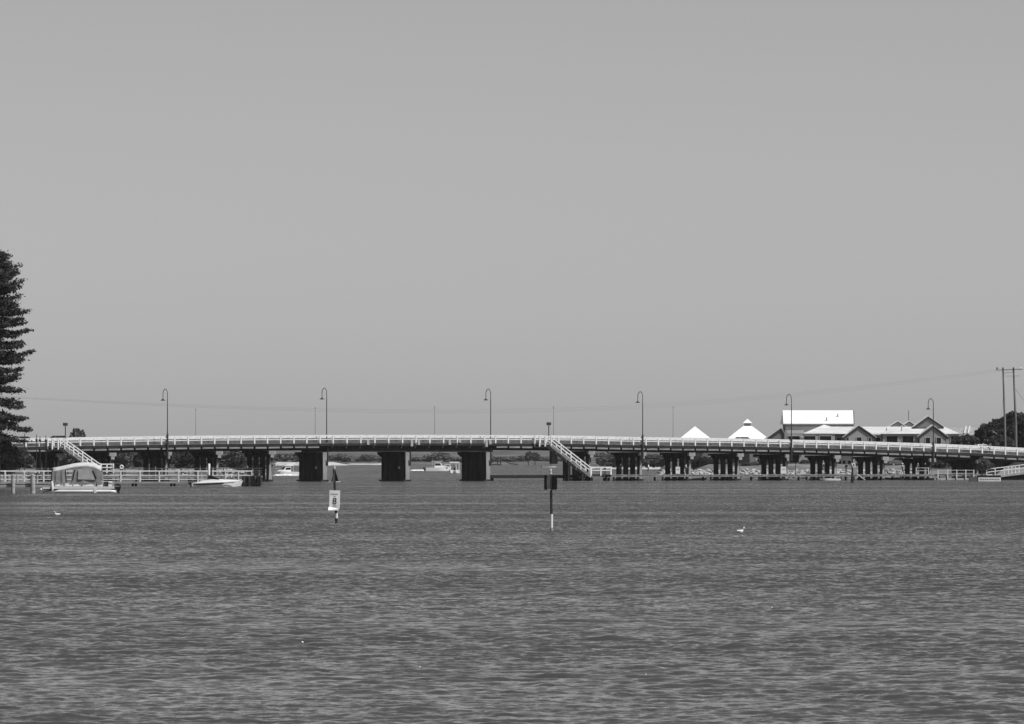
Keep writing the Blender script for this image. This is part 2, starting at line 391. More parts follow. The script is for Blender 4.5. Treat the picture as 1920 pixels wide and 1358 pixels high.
# concrete bents: portal frame with arched openings, each with four columns
def bent(px, depth=2.2, far=True):
    l = L(px, 0.1); t = top(l); zt = t - 2.29; b = bridge
    cb = MB(); cols = [1.0, 3.05, 5.10, 7.15]; cw = 0.62; zc = zt - 1.02
    poly = [(0.0, zt), (0.0, zt - 0.52), (0.20, zt - 0.56), (0.20, zc)]
    # underside, left to right in y with arches between the columns
    for i in range(4):
        y0 = cols[i] - cw/2 if i else 0.20; y1 = cols[i] + cw/2
        poly.append((y0, zc) if i else (0.2, zc)); poly.append((y1, zc))
        if i < 3:
            a0, a1 = y1, cols[i+1] - cw/2; r = (a1 - a0) / 2
            for k in range(1, 8):
                a = math.pi * (1 - k / 8); poly.append(((a0+a1)/2 + r * math.cos(a), zc + 0.45 * math.sin(a)))
    poly += [(7.5, zc), (7.7, zc + 0.25), (8.2, zc + 0.45), (8.2, zt - 0.35), (9.0, zt - 0.35), (9.0, zt)]
    seen = []; [seen.append(p) for p in poly if p not in seen]
    fr = cb.prism(seen, 'x', -0.33, 0.33).build('bent_cap', CONC_SHADE, b, loc=(l, 0, 0))
    MB().box(-0.56, 0.56, -0.04, 0.5, zt - 0.5, zt + 0.02).build('cap_block', CONC, fr); MB().box(-0.28, 0.28, -0.02, 0.5, zt - 0.98, zt - 0.503).build('corbel', CONC, fr)  # end blocks keep the lit concrete tone, the cap holds painted shade
    for c in cols:
        w = cw/2
        if c == 1.0: MB().prism([(c-w, -1.0), (c+w, -1.0), (c+w, zc - .002), (c-w, zc - .002)], 'x', -0.28, 0.28).build('column', CONC_SHADE, fr); MB().add([(-.34, c-w-.09, -1), (.34, c-w-.09, -1), (.34, c-w-.003, -1), (-.34, c-w-.003, -1), (-.12, c-w-.09, zc-.05), (.05, c-w-.09, zc-.05), (.05, c-w-.003, zc-.05), (-.12, c-w-.003, zc-.05)], [(3,2,1,0),(4,5,6,7),(0,1,5,4),(1,2,6,5),(2,3,7,6),(3,0,4,7)]).build('column_sun_wedge', CONC, fr)  # pale wedge on the near column paints the sunlit part of its end
        else: MB().box(-0.28, 0.28, c-w, c+w, -1.0, zc - .002).build('column', CONC_SHADE, fr)
        MB().box(-0.42, 0.42, c-w-.12, c+w+.12, -1.0, 0.28).build('column_footing', TIMBD, fr)
for px in (-85, 14, 113, 211, 315, 411, 510, 1109, 1205, 1297, 1388, 1478, 1570, 1660, 1748, 1836): bent(px)
# three solid wall piers under the long spans
def pier(px, w=0.72):
    l = L(px - 4, 0.4); t = top(l); zt = t - 2.525
    p = MB().prism([(0.4, -1.2), (7.6, -1.2), (7.6, zt), (0.4, zt)], 'x', -w/2, w/2).build('pier_wall', CONC_SHADE, bridge, loc=(l, 0, 0))
    MB().prism([(0.25, zt - 0.02), (8.7, zt - 0.02), (8.7, zt - 0.3), (7.75, zt - 0.75), (0.25, zt - 0.85)][::-1], 'x', -w/2-.12, w/2+.12).build('pier_cap', CONC_SHADE, p); MB().box(-w/2+.02, w/2-.02, .17, .245, .225, zt - .03).build('pier_sunlit_end', CONC, p)  # pale strip paints the sunlit end of the shade-toned pier
    MB().box(-w/2-.25, w/2+.25, 0.2, 7.9, -1.2, 0.22).build('pier_base', CONC_SHADE, p)
    MB().bar((w/2+.1, 0.2, zt + 0.9), (w/2 + .05, 0.25, 2.3), 0.22, 0.22).build('brace_post', TIMBD, p)
    MB().bar((w/2-.1, 0.2, 2.3), (w/2-.3, 0.28, 3.6), 0.16, 0.16).build('brace_strut', TIMBD, p)
for px, sp_ in ((612, 593.5), (767, 749), (918, None)):
    pier(px)
    if sp_:
        l = L(px - 4, 0.4) - .37; y = .4 + (px - 7 - sp_) / 6.3; z = bz(877, l, y)
        MB().box(l - .02, l, y - .28, y + .28, z - .18, z + .18).build('depth_board', WHITE, bridge)
# concrete support beneath the head of the right staircase
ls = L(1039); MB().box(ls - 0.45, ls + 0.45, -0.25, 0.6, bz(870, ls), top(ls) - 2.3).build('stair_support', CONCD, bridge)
# abutment at the right end
la = L(1905); MB().prism([(la - 4.5, -0.5), (LB, -0.5), (LB, top(la) - 1.5), (la + 1.5, top(la) - 1.5), (la - 2.0, 1.6)], 'y', 0.6, WID).build('abutment', CONC, bridge)
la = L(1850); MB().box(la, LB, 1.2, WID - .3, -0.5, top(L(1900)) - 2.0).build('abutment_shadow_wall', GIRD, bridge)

# ------------------------------------------------------------------ street lamps and thin far poles on the bridge
def lamp(px, ytop, lbl, yb=-0.25, outside=True):
    l = L(px, yb); base = BW(l, yb, (top(l) - 3.3) if outside else deck(l) + 0.06)
    zt = gz(ytop, base.y) - base.z
    o = thing('street_lamp', base, lbl, 'street lamp', 'street lamps along the bridge', rz=BA)
    sl = top(l) + 0.45 - base.z if outside else 0.6
    MB().lathe([(0.15, 0), (0.15, sl - .25), (0.10, sl), (0.08, sl + 0.02)]).build('pole_base', STEELD, o, True)
    MB().tube([(0, 0, sl), (0, 0, zt - 1.55)], [0.078, 0.06]).build('pole', STEELD, o, True)
    pts = [(0, 0, zt - 1.56)]
    for k in range(0, 13):
        a = math.pi * k / 12; pts.append((0, 0.72 - 0.72 * math.cos(a), zt - 0.85 + 0.80 * math.sin(a)))
    pts += [(0, 1.44, zt - 1.2), (0, 1.44, zt - 1.45)]
    MB().tube(pts, 0.05).build('arm', STEELD, o, True)
    sh = MB().lathe([(0.06, -1.40), (0.09, -1.48), (0.16, -1.56), (0.36, -1.68), (0.42, -1.72), (0.38, -1.72), (0.12, -1.60)], c=(0, 1.44, zt)).build('lamp_shade', mat('dark enamel', 0.03, .5), o, True)
    MB().ell((0, 1.44, zt - 1.69), (0.14, 0.14, 0.09)).build('globe', mat('lamp glass', 0.5, .2), sh, True)
lamp(314, 729, 'tall curved street lamp above the moored speedboat, leftmost of the bridge lamps')
lamp(612.5, 727, 'tall curved street lamp over the first solid pier', 0.22, False)
lamp(920, 729, 'tall curved street lamp over the third solid pier', 0.22, False)
lamp(1205, 734, 'tall curved street lamp just left of the white pyramid roofs')
lamp(1484, 739, 'tall curved street lamp in front of the big white hall roof')
lamp(1750, 747, 'tall curved street lamp in front of the double gabled front')
for px, yt, lb in ((367, 770, 'thin grey pole on the far railing above the moored speedboat'), (591, 767, 'faint thin pole beside the lamp over the first pier'),
                   (815, 766, 'thin grey pole between the second and third piers'), (1038, 766, 'thin pole beside the box light of the right staircase'),
                   (1262, 766, 'thin grey pole left of the small white pyramid roof')):
    y = WID + 0.18; l = L(px, y); b = BW(l, y, deck(l) - 0.2); zt = gz(yt, b.y) - b.z
    o = thing('slender_pole', b, lb, 'pole', 'thin poles along the far railing', rz=BA)
    MB().tube([(0, 0, 0), (0, 0, zt)], [0.045, 0.022], 6).build('shaft', mat('pale grey steel', 0.16, .5), o, True)
    MB().box(-0.09, 0.09, -0.12, 0.06, 0.1, 0.5).build('mounting_bracket', STEELD, o)
    MB().lathe([(0.05, 0), (0.05, .12), (0.02, .3)], 6, (0, 0, zt)).build('finial', STEELD, o)

# ------------------------------------------------------------------ staircases
def stair(px0, px1, zl, landing_px, lbl, name='timber_staircase'):
    ya, yb = -1.75, -0.35
    l0, l1 = L(px0, ya), L(px1, ya); zt = deck(l0)
    o = thing(name, BW(l0, ya, 0), lbl, 'staircase', 'white railed stairs down from the bridge', rz=BA)
    D = l1 - l0; n = int((zt - zl) / 0.18)
    MB().box(-2.0, 0.05, 0.0, yb - ya + .2, zt - 0.25, zt).build('top_landing', TIMB, o)
    for side, y in (('n', 0.0), ('f', yb - ya)):
        MB().bar((-0.1, y, zt - 0.28), (D, y, zl - 0.28), 0.09, 0.42).build('stringer', TIMB, o)
        for off, h in ((1.04, 0.15), (0.56, 0.12)):
            MB().bar((-0.05, y, zt + off), (D, y, zl + off), 0.08, h).build('handrail', WHITE, o)
            MB().bar((-2.0, y, zt + off), (0, y, zt + off), 0.08, h).build('landing_rail', WHITE, o)
        k = 4
        for i in range(k + 1):
            f = i / k; x = D * f; z = zt + (zl - zt) * f
            MB().box(x - .08, x + .08, y - .10, y + .06, z - 0.45, z + 1.08 + (.12 if i in (0, k) else 0)).build('post', WHITE, o)
        for x in (-2.0, -1.05): MB().box(x - .09, x + .09, y - .10, y + .06, zt - 0.5, zt + 1.12).build('post', WHITE, o)
    for i in range(n):
        f = (i + .5) / n; MB().box(D*f - .15, D*f + .15, 0.05, yb - ya - .05, zt + (zl-zt)*f - .05, zt + (zl-zt)*f).build('tread', TIMB, o)
    # foot landing with railings
    D2 = L(landing_px, ya) - l0
    MB().box(D + .02, D2, -.1, yb - ya + .3, zl - 0.3, zl).build('foot_landing', TIMBD, o)
    for off, h in ((1.06, 0.15), (0.60, 0.12)):
        MB().bar((D, -.02, zl + off), (D2, -.02, zl + off), 0.08, h).build('landing_rail', WHITE, o)
        MB().bar((D2, -.02, zl + off), (D2, yb - ya, zl + off), 0.08, h).build('landing_rail', WHITE, o)
    for x in (D + .1, (D + D2) / 2, D2): MB().box(x - .1, x + .1, -.12, .06, zl - 0.2, zl + 1.15).build('post', WHITE, o)
    for x in (D * .45, D * .8, D + .3, D2 - .3):
        z = zt + (zl - zt) * min(1, x / D) - 0.5
        for y in (0.1, yb - ya): MB().box(x - .14, x + .14, y - .14, y + .14, -0.8, z).build('support_pile', TIMBD, o)
stair(1033, 1107, 0.98, 1145, 'white railed staircase from the bridge down to the right boardwalk')
stair(121, 188, 1.5, 212, 'white railed staircase behind the canopied pontoon boat')
for px, py, lb in ((122.5, 793, 'small box light on a post above the left staircase'), (1029, 792, 'small box light on a post above the right staircase')):
    y = -0.3; l = L(px, y); b = BW(l, y, deck(l) - 0.3); zt = gz(py, b.y) - b.z
    o = thing('box_light', b, lb, 'light', 'box lights at the stair heads', rz=BA)
    MB().tube([(0, 0, 0), (0, 0, zt - .3)], 0.075).build('post', STEELD, o, True)
    bevel(MB().box(-.30, .30, -.22, .22, zt - .42, zt).build('lamp_housing', STEELD, o), .05)
    MB().box(-.26, .26, -.18, .18, zt - .46, zt - .422).build('diffuser', mat('lamp glass', 0.5, .2), o)

# ------------------------------------------------------------------ boardwalks under the bridge
def boardwalk(px0, px1, z, y0, y1, lbl, m=TIMBL, pile_step=4.3, name='boardwalk'):
    l0, l1 = L(px0, y0), L(px1, y0); o = thing(name, BW(l0, y0, 0), lbl, 'boardwalk', rz=BA); D = l1 - l0
    x = 0
    pl = MB().box(0, 0.19, 0, y1 - y0, z - .06, z).mesh('deck_plank'); pl.materials.append(m)
    n = int(D / 0.21)
    if n > 290: n = 290
    for i in range(n):
        p = bpy.data.objects.new('deck_plank', pl); C.objects.link(p); p.parent = o; p.location = (i * D / n, random.uniform(-.04, .04), random.uniform(-.012, .012)); p.scale = (D / n / 0.21, 1, 1)
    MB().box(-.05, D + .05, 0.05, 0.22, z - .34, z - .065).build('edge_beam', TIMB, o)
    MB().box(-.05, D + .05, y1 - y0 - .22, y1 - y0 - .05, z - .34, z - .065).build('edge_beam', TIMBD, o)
    x = 0.6
    while x < D:
        for y in (0.25, y1 - y0 - .25): MB().lathe([(0.16, -1), (0.16, z - .345)], 8, (x, y, 0)).build('pile', TIMBD, o)
        x += pile_step
    return o, D
bwr, Dr = boardwalk(1146, 1862, 0.92, -3.3, -0.5, 'pale timber boardwalk along the foot of the right spans')
bwl, Dl = boardwalk(-40, 492, 0.92, -3.0, -0.5, 'dark railed boardwalk under the left spans', TIMBM)
x = 0.5
while x < Dl:
    MB().box(x - .05, x + .05, 0.1, 0.2, 0.93, 2.0).build('rail_post', TIMBD, bwl); x += 2.3
for zz in (1.25, 1.6, 1.95): MB().box(0, Dl, 0.08, 0.13, zz - .05, zz + .05).build('rail', TIMBM, bwl)
# dark fender walkway between the last pier and the right stairs
BLACKT = mat('wet black timber', .012, .8, .3)
l0, l1 = L(921, 0.2), L(1110, 0.2)
o = thing('fender_walkway', BW(l0, 0.2, 0), 'low dark timber walkway joining the third pier and the right stairs', 'walkway', rz=BA)
MB().box(0, l1 - l0, 0, 1.4, 0.40, 0.88).build('fender_beam', BLACKT, o)
for k in range(2): MB().box(.3 + k * (l1-l0-1), .6 + k * (l1-l0-1), 0.3, 0.9, -1, 0.398).build('pile', TIMBD, o)
# white fence on the boardwalk's right end, rails dull, posts white
def fence(pts, lbl, post_h, rails, post_w=.1, m_post=WHITE, m_rail=WHITE, name='railing_fence', hs=(0.1, 0.08)):
    """pts: world points on the deck (posts stand there); rails: heights above the deck"""
    p0 = Vector(pts[0]); o = thing(name, p0, lbl, 'fence')
    for p in pts:
        q = Vector(p) - p0; MB().box(q.x - post_w/2, q.x + post_w/2, q.y - post_w/2, q.y + post_w/2, q.z - .15, q.z + post_h).build('post', m_post, o)
    for a, b in zip(pts[:-1], pts[1:]):
        a = Vector(a) - p0; b = Vector(b) - p0
        for r in rails: MB().bar(a + Vector((0, 0, r)), b + Vector((0, 0, r)), hs[1], hs[0]).build('rail', m_rail, o)
    return o
def along(pxs, y, zf): return [BW(L(p, y), y, zf(p)) for p in pxs]
fence(along((1718, 1741), -3.1, lambda p: 0.92), 'short white post railing on the boardwalk by the last lamp', 1.05, (0.55, 0.98), .13, WHITE, TIMBL)
fence(along((1759, 1777, 1794, 1811, 1826), -3.6, lambda p: 0.32), 'white post railing on the low landing beside the shrub', 1.3, (0.72, 1.2), .16, WHITE, TIMBL)
fence(along((1850, 1866, 1883, 1891, 1897, 1904, 1911, 1935, 1960), -2.6, lambda p: 0.6 + max(0, (p - 1850) / 110) * 1.1), 'white railing climbing the ramp at the bridge end', 1.15, (0.6, 1.08), .17, WHITE, WHITE)
o = thing('ramp', BW(L(1845, -3), -3, 0), 'pale ramp rising to the right end of the bridge', 'ramp', rz=BA)
D = L(1990, -3) - L(1845, -3); MB().prism([(0, .22), (1.5, .27), (D, 1.6), (D, 1.95), (1.5, 0.55), (0, 0.5)], 'y', 0, 2.6).build('ramp_slab', CONC, o); MB().prism([(.1, -.5), (D, -.5), (D, 1.55), (1.5, .22), (.1, .18)], 'y', .5, 2.4).build('ramp_support', TIMBD, o)
MB().box(-9.5, -0.02, -0.4, 1.8, -.2, 0.31).build('low_landing', CONC, o)

# ------------------------------------------------------------------ jetties on the left
YJ = 866.0
def jetty_left():
    o = thing('jetty', at(-40, 912, YJ), 'white railed jetty behind the two moored boats', 'jetty'); x0 = gx(-40, YJ)
    X = lambda px: gx(px, YJ) - x0
    n = 220; w = (X(488)) / n
    pl = MB().box(0, w * .93, 0, 2.4, 0.50, 0.57).mesh('deck_plank'); pl.materials.append(TIMBL)
    for i in range(n):
        p = bpy.data.objects.new('deck_plank', pl); C.objects.link(p); p.parent = o; p.location = (i * w, 0, random.uniform(-.01, .01))
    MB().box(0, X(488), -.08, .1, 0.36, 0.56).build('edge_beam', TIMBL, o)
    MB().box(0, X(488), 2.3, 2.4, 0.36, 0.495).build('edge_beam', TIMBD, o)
    for y in (0.15, 2.2):
        for s, e in (((-40, 388), (399, 473)) if y < 1 else ((-40, 470),)):
            for zz, h in ((1.90, .17), (1.36, .13), (0.86, .11)):
                MB().box(X(s), X(e), y - .04, y + .04, zz - h/2, zz + h/2).build('rail', WHITE, o)
    px = 9.6 - 36.15
    while px < 390:
        MB().box(X(px) - .085, X(px) + .085, .05, .2, 0.4, 1.86).build('post', WHITE, o)
        px += 36.15
    for px in (399, 423, 447, 472): MB().box(X(px) - .06, X(px) + .06, .05, .2, 0.4, 1.90).build('post', WHITE, o)
    px = 251 - 72.3 * 4
    while px < 480:
        for y, dx in ((.25, -0.16), (2.1, 0.14)):
            MB().lathe([(0.15, -1.2), (0.15, 0.36)], 8, (X(px) + dx, y, 0)).build('pile', TIMBD, o)
        px += 72.3
jetty_left()
# mooring piles at the jetty's end: a cluster of dark vertical timbers
o = thing('fender_cluster', at(472, 912, 862), 'cluster of dark upright timbers at the end of the white jetty', 'piles')
for i in range(14):
    x = gx(455 + i * 2.6, 862) - o.location.x
    MB().lathe([(0.10, -1.0), (0.10, 1.1 + random.uniform(-.15, .2)), (0.07, 1.3)], 7, (x, random.uniform(-.1, .25), 0)).build('upright_timber', TIMBM if i % 4 == 1 else BLACKT, o)
MB().box(gx(452, 862) - o.location.x, gx(491, 862) - o.location.x, -.18, -.11, .25, .42).build('waling', TIMBD, o)
# ticket-like light panel and white pole near the boat
o = thing('service_box', at(378, 903, 867), 'grey metal locker on the white jetty behind the speedboat', 'locker')
x = o.location.x; zb = -o.location.z
bevel(MB().box(gx(371, 867) - x, gx(389, 867) - x, .5, 1.1, zb + .575, zb + 1.75).build('cabinet', mat('grey locker paint', .22, .5), o), .03)
MB().box(gx(376, 867) - x, gx(380, 867) - x, .47, .497, zb + .66, zb + 1.68).build('door_panel', mat('pale locker paint', .35, .5), o)
o = thing('white_post', at(392, 903, 864.5), 'thick white post standing on the jetty behind the windscreen', 'post')
zb = -o.location.z; MB().lathe([(0.15, zb + .5), (0.15, zb + 2.75), (0.1, zb + 2.82)], 10).build('shaft', WHITE, o, True)
MB().box(.18, .36, -.1, .1, zb + .575, zb + 2.4).build('cable_box', STEELD, o)
# near jetty with two heavy piles, where the pontoon boat lies
YN = 706.0
o = thing('near_jetty', at(-30, 925, YN), 'low plank landing with two thick grey piles left of the pontoon boat', 'jetty'); x0 = o.location.x
X = lambda px: gx(px, YN) - x0
w = X(92) / 44
pl = MB().box(0, w * .93, 0, 1.8, 0.95, 1.02).mesh('deck_plank'); pl.materials.append(TIMBL)
for i in range(44):
    p = bpy.data.objects.new('deck_plank', pl); C.objects.link(p); p.parent = o; p.location = (i * w, 0, random.uniform(-.01, .01))
MB().box(0, X(92), -.1, .08, 0.6, 0.85).build('edge_beam', TIMBL, o)
MB().box(0, X(92), .1, .2, 0.78, 0.945).build('edge_beam', TIMB, o)
for px, w_ in ((25, .19), (62, .24)):
    MB().lathe([(w_, -1.5), (w_, 1.75), (w_ * .8, 1.9), (w_ * .3, 1.94)], 10, (X(px), -.32, 0)).build('mooring_pile', TIMBL, o, True)
    MB().lathe([(w_ * .75, -1.5), (w_ * .75, 1.7)], 10, (X(px - 4), 1.9, 0)).build('back_pile', TIMBD, o, True)
    MB().lathe([(w_*.5, .9), (w_*.5, 1.85)], 8, (X(px + 6), 1.2, 0)).build('bollard', TIMBL, o, True)
# slender dark rods against the bridge railing at the left
for i, (px, yt) in enumerate(((46, 813), (68.5, 815), (75, 819), (86, 817))):
    b = at(px, 884, 900); o = thing('mooring_rod', (b.x, 900, -1), ['slender dark rod nearest the pine tree', 'tallest slender dark rod left of the car', 'short dark rod between two taller ones', 'slender dark rod just left of the dark car'][i], 'rod', 'slender rods before the left railing')
    MB().tube([(0, 0, 0), (0, 0, gz(yt, 900) + 1)], [.06, .05], 6).build('shaft', STEELD, o)
    MB().lathe([(.08, 0), (.16, .1), (.16, .25), (.08, .35)], 8, (0, 0, gz(827 + i * .6, 900) + 1)).build('collar', STEELD, o)

# ------------------------------------------------------------------ channel markers
def sign_digit(txt, size, loc, parent, m, name='numeral'):
    cu = bpy.data.curves.new(name, 'FONT'); cu.body = txt; cu.size = size; cu.align_x = 'CENTER'; cu.align_y = 'CENTER'; cu.extrude = 0.004
    cu.offset = 0.0
    tmp = bpy.data.objects.new('tmp', cu); C.objects.link(tmp)
    bpy.context.view_layer.update()
    me = bpy.data.meshes.new_from_object(tmp.evaluated_get(bpy.context.evaluated_depsgraph_get()))
    bpy.data.objects.remove(tmp); me.materials.clear(); me.materials.append(m)
    o = bpy.data.objects.new(name, me); C.objects.link(o); o.parent = parent; o.location = loc; o.rotation_euler = (R(90), 0, 0)
    return o
YM = 13000 * H / (981 - HOR); sm = F / YM
o = thing('channel_marker', (gx(631, YM), YM, 0), 'leaning pile with cone topmark and white board reading 8', 'channel marker')
zz = lambda py: gz(py, YM)
lean = lambda z: (-0.13 * (z / zz(905)) ** 1, 0)
MB().tube([(0.02, 0, -1.5), (0, 0, 0), (-.10, 0, zz(915)), (-.16, 0, zz(880))], [.085, .085, .075, .06], 10).build('pile', STEELD, o, True)
MB().tube([(-.006, 0, zz(972)), (-.02, 0, zz(962))], [.092, .092], 10).build('white_band', WHITE, o, True)
sx = gx(626.5, YM) - o.location.x
bd = bevel(MB().box(sx - 10/sm, sx + 10/sm, -.16, -.13, zz(954), zz(920)).build('sign_board', BOARD, o), .01)
bd.rotation_euler = (0, R(1.2), 0)
fl = MB().add([(sx-10.3/sm, -.135, zz(951)), (sx+9/sm, -.135, zz(955)), (sx+9/sm, -.165, zz(957.5)), (sx-11/sm, -.34, zz(957)), (sx-10.3/sm, -.165, zz(950.5)), (sx+9/sm, -.17, zz(954.5))], [(0, 1, 2, 3), (3, 2, 5, 4), (0, 3, 4), (1, 5, 2), (0, 4, 5, 1)]).build('curled_edge', WHITE, o)
sign_digit('8', 17.0 / sm, (sx + .2/sm, -.172, zz(940.3)), bd, INK)
for a, b_, py, h in ((-7, 6.5, 926.6, 1.1), (-2, 2, 930.6, 1.0), (-3.5, 3.8, 948.6, 1.0)):
    MB().box(sx + a/sm, sx + b_/sm, -.172, -.163, zz(py + h/2), zz(py - h/2)).build('lettering_line', INK2, bd)
# cone topmark made of two crossed triangular plates
tx = gx(628, YM) - o.location.x
for k in range(2):
    tri = MB().prism([(-9/sm, zz(902.5)), (9/sm, zz(902.5)), (1.3/sm, zz(882)), (-1.3/sm, zz(882))], 'y', -.012, .012).build('topmark_plate', TOPM, o)
    tri.location = (tx, 0, 0); tri.rotation_euler = (0, 0, R(-38 + 90 * k))
MB().box(tx - 10.5/sm, tx + 10.5/sm, -.05, .05, zz(904.3), zz(902.6)).build('topmark_bar', WHITE, o)
MB().lathe([(.05, 0), (.06, .04), (.05, .14), (.02, .2)], 8, (tx - .02, 0, zz(880))).build('lantern', mat('lamp glass', .5, .2), o, True)

YM2 = 13000 * H / (996 - HOR); sm = F / YM2
o = thing('channel_marker', (gx(1034, YM2), YM2, 0), 'dark pile with square can topmark and white foot', 'channel marker')
zz = lambda py: gz(py, YM2)
MB().lathe([(.075, -1.5), (.075, zz(991)), (.05, zz(990.5)), ], 10).build('foot_sleeve', mat('grey pile sleeve', .3, .6), o, True)
MB().lathe([(2.8/sm, zz(990)), (2.8/sm, zz(964.2))], 12).build('white_band', WHITE, o, True)
MB().tube([(0, 0, zz(964)), (-.03, 0, zz(890))], [2.5/sm, 2.3/sm], 12).build('pile', mat('marker pile paint', .03, .5, .3, 3), o, True)
for k in range(2):
    p = MB().box(-14.2/sm, 14.2/sm, -.012, .012, zz(918), zz(891)).build('topmark_plate', TOPM, o)
    p.location = (-.04, 0, 0); p.rotation_euler = (0, 0, R(-32 + 90 * k))
    q = MB().box(-13/sm, 13/sm, -.03, .03, zz(919), zz(918)).build('topmark_bar', mat('grey pile sleeve', .3, .6), o); q.location = (-.04, 0, 0); q.rotation_euler = (0, 0, R(-32 + 90 * k))
MB().lathe([(.07, 0), (.07, .06), (.045, .08), (.06, .14), (.055, .24), (.03, .28)], 10, (-.04, 0, zz(889.5))).build('lantern', mat('lamp glass', .5, .2), o, True)

# ------------------------------------------------------------------ boats
def hull(mb, Ln, B, fb, fs, draft=.25, n=10, transom=.92):
    """pointed bow at +x; fb/fs freeboard at bow and stern"""
    vs = []; m = 5
    for i in range(n + 1):
        s = i / n; x = -Ln/2 + Ln * s
        b = B/2 * (transom + (1 - transom) * min(1, s * 3)) * (1 - max(0, (s - .45) / .55) ** 2.2)
        z1 = fs + (fb - fs) * s ** 2; zk = -draft * (1 - max(0, (s - .7) / .3) ** 2 * 1.8)
        xk = x - (0.10 * Ln * max(0, (s - .7) / .3))
        vs += [(xk, 0, zk), (x - (x - xk) * .5, b * .93, zk * .3 + .05), (x, b, z1), (x, -b, z1), (x - (x - xk) * .5, -b * .93, zk * .3 + .05)]
    fs_ = [(0, 1, 2, 3, 4)]
    for i in range(n):
        for k in range(m): fs_.append((i*m+k, (i+1)*m+k, (i+1)*m+(k+1) % m, i*m+(k+1) % m))
    return mb.add(vs, fs_)
def outboard(o, x, z, s=1.0, y=0):
    e = bevel(MB().prism([(-.38, .25), (.12, .15), (.22, .55), (.12, .82), (-.30, .88), (-.45, .6)], 'y', -.2, .2).build('outboard_motor', BLACK, o), .05)
    e.location = (x, y, z); e.scale = (s, s, s)
    MB().box(-.18, .08, -.08, .08, -.75, .26).build('motor_leg', BLACK, e)
    MB().box(-.42, .08, -.203, .203, .56, .62).build('cowl_stripe', mat('pale decal', .4, .4), e)
# pontoon boat, bow to the left: px frame at its own depth
YP = 13000 * H / (924.5 - HOR); sp = F / YP
o = thing('pontoon_boat', (gx(150, YP), YP, 0), 'pontoon boat with tan fabric canopy and clear side curtains', 'boat')
X = lambda px: gx(px, YP) - o.location.x
Zp = lambda py: gz(py, YP)
ALU = mat('white pontoon paint', .72, .3, .06)
for y in (0.0, 2.0):
    MB().tube([(X(101), y, .10), (X(104), y, .13), (X(110), y, .16), (X(206), y, .16), (X(213), y, .13), (X(216), y, .06)], [.02, .10, .20, .20, .17, .05], 12).build('pontoon', ALU, o, True)
MB().box(X(176.5), X(181), -.23, -.19, -.02, .5).build('pontoon_bracket', WHITE, o)
MB().box(X(80), X(212), -.12, 2.15, Zp(917), Zp(912.5)).build('deck', ALU, o)
MB().box(X(86), X(213), -.06, 2.05, Zp(919.5), Zp(917.2)).build('cross_beams', TIMBD, o)
nose = MB(); nose.tube([(X(80), 0, .12), (X(98), 0, .3)], .09, 8); nose.build('bow_keel', mat('grey hull', .12, .5), o)
MB().ell((X(77), -.1, Zp(918)), (.12, .12, .11)).build('bow_fender', GEL, o, True)
MB().ell((X(83), .1, Zp(917.5)), (.11, .11, .11)).build('bow_fender', TIMBL, o, True)
for a, b_, t_, d_ in ((103, 118, 905.5, .6), (122, 136, 907, .6), (137, 152, 908, .9), (154, 178, 906.5, .7), (182, 192, 905, .7), (203, 210, 903.5, .6)):
    bevel(MB().box(X(a), X(b_), .05, .05 + d_, Zp(912.3), Zp(t_)).build('seat_box', GEL, o), .05)
for px in (98.5,): bevel(MB().tube([(X(px), -.18, Zp(921)), (X(px), -.18, Zp(912)), (X(px) - .06, -.12, Zp(902))], [.10, .12, .05], 10).build('hanging_fender', GEL, o, True), .01)
# canopy: roof skin as an arched shell, then side curtains
prof = [(97, 877), (108, 875.5), (122, 872.5), (138, 869), (152, 867.2), (165, 867), (176, 869), (186, 873), (190, 876)]
CANV = mat('tan canvas', .52, .8, .12, 1.2, .2); CANVD = mat('canvas side curtain', .27, .85, .2, 1.0)
vs = []; k = 9
for px, py in prof:
    for j in range(k):
        a = j / (k - 1); y = 2.1 * a; dz = .42 * math.sin(math.pi * a) ** .6
        vs.append((X(px), y - .02, Zp(py) - .42 + dz))
fs = [(i*k+j, (i+1)*k+j, (i+1)*k+j+1, i*k+j+1) for i in range(len(prof)-1) for j in range(k-1)]
cn = MB().add(vs, fs).build('canopy_roof', CANV, o, True); so = cn.modifiers.new('thick', 'SOLIDIFY'); so.thickness = .03
def drop(px): return float(np.interp(px, [p[0] for p in prof], [p[1] for p in prof])) + 7.5
for y, nm in ((-.03, 'side_curtain'), (2.09, 'side_curtain')):
    for (a, b_, lo) in ((98, 121, 904.5), (138, 190.5, 905.5)):
        n = 6; vs = []
        for i in range(n + 1):
            px = a + (b_ - a) * i / n; fl_ = .05 * math.sin(i * 2.1)
            slant = (6 if (a > 130 and i == 0) else 0)
            vs += [(X(px), y + fl_ * .5, Zp(drop(px))), (X(px - slant + (2 if i == n else 0)), y + fl_, Zp(lo))]
        c_ = MB().add(vs, [(2*i, 2*i+2, 2*i+3, 2*i+1) for i in range(n)]).build(nm, CANVD, o); so = c_.modifiers.new('thick', 'SOLIDIFY'); so.thickness = .015
        if y < 0 and a > 130:
            MB().prism([(X(146), Zp(899)), (X(178), Zp(900)), (X(173), Zp(883)), (X(166), Zp(879.5)), (X(147), Zp(880))], 'y', -.085, -.10).build('clear_window', mat('clear vinyl', .42, .3, .15, 1.5), c_)
            MB().bar((X(137), -.09, Zp(900)), (X(141), -.09, Zp(880)), .05, .09).build('zip_strip', BLACK, c_)
            MB().bar((X(174), -.10, Zp(883)), (X(180), -.10, Zp(897)), .05, .13).build('zip_strip', BLACK, c_)
MB().prism([(X(95.5), Zp(900)), (X(99), Zp(900)), (X(100), Zp(879)), (X(97), Zp(878))], 'y', .05, 2.0).build('front_curtain', BLACK, o)
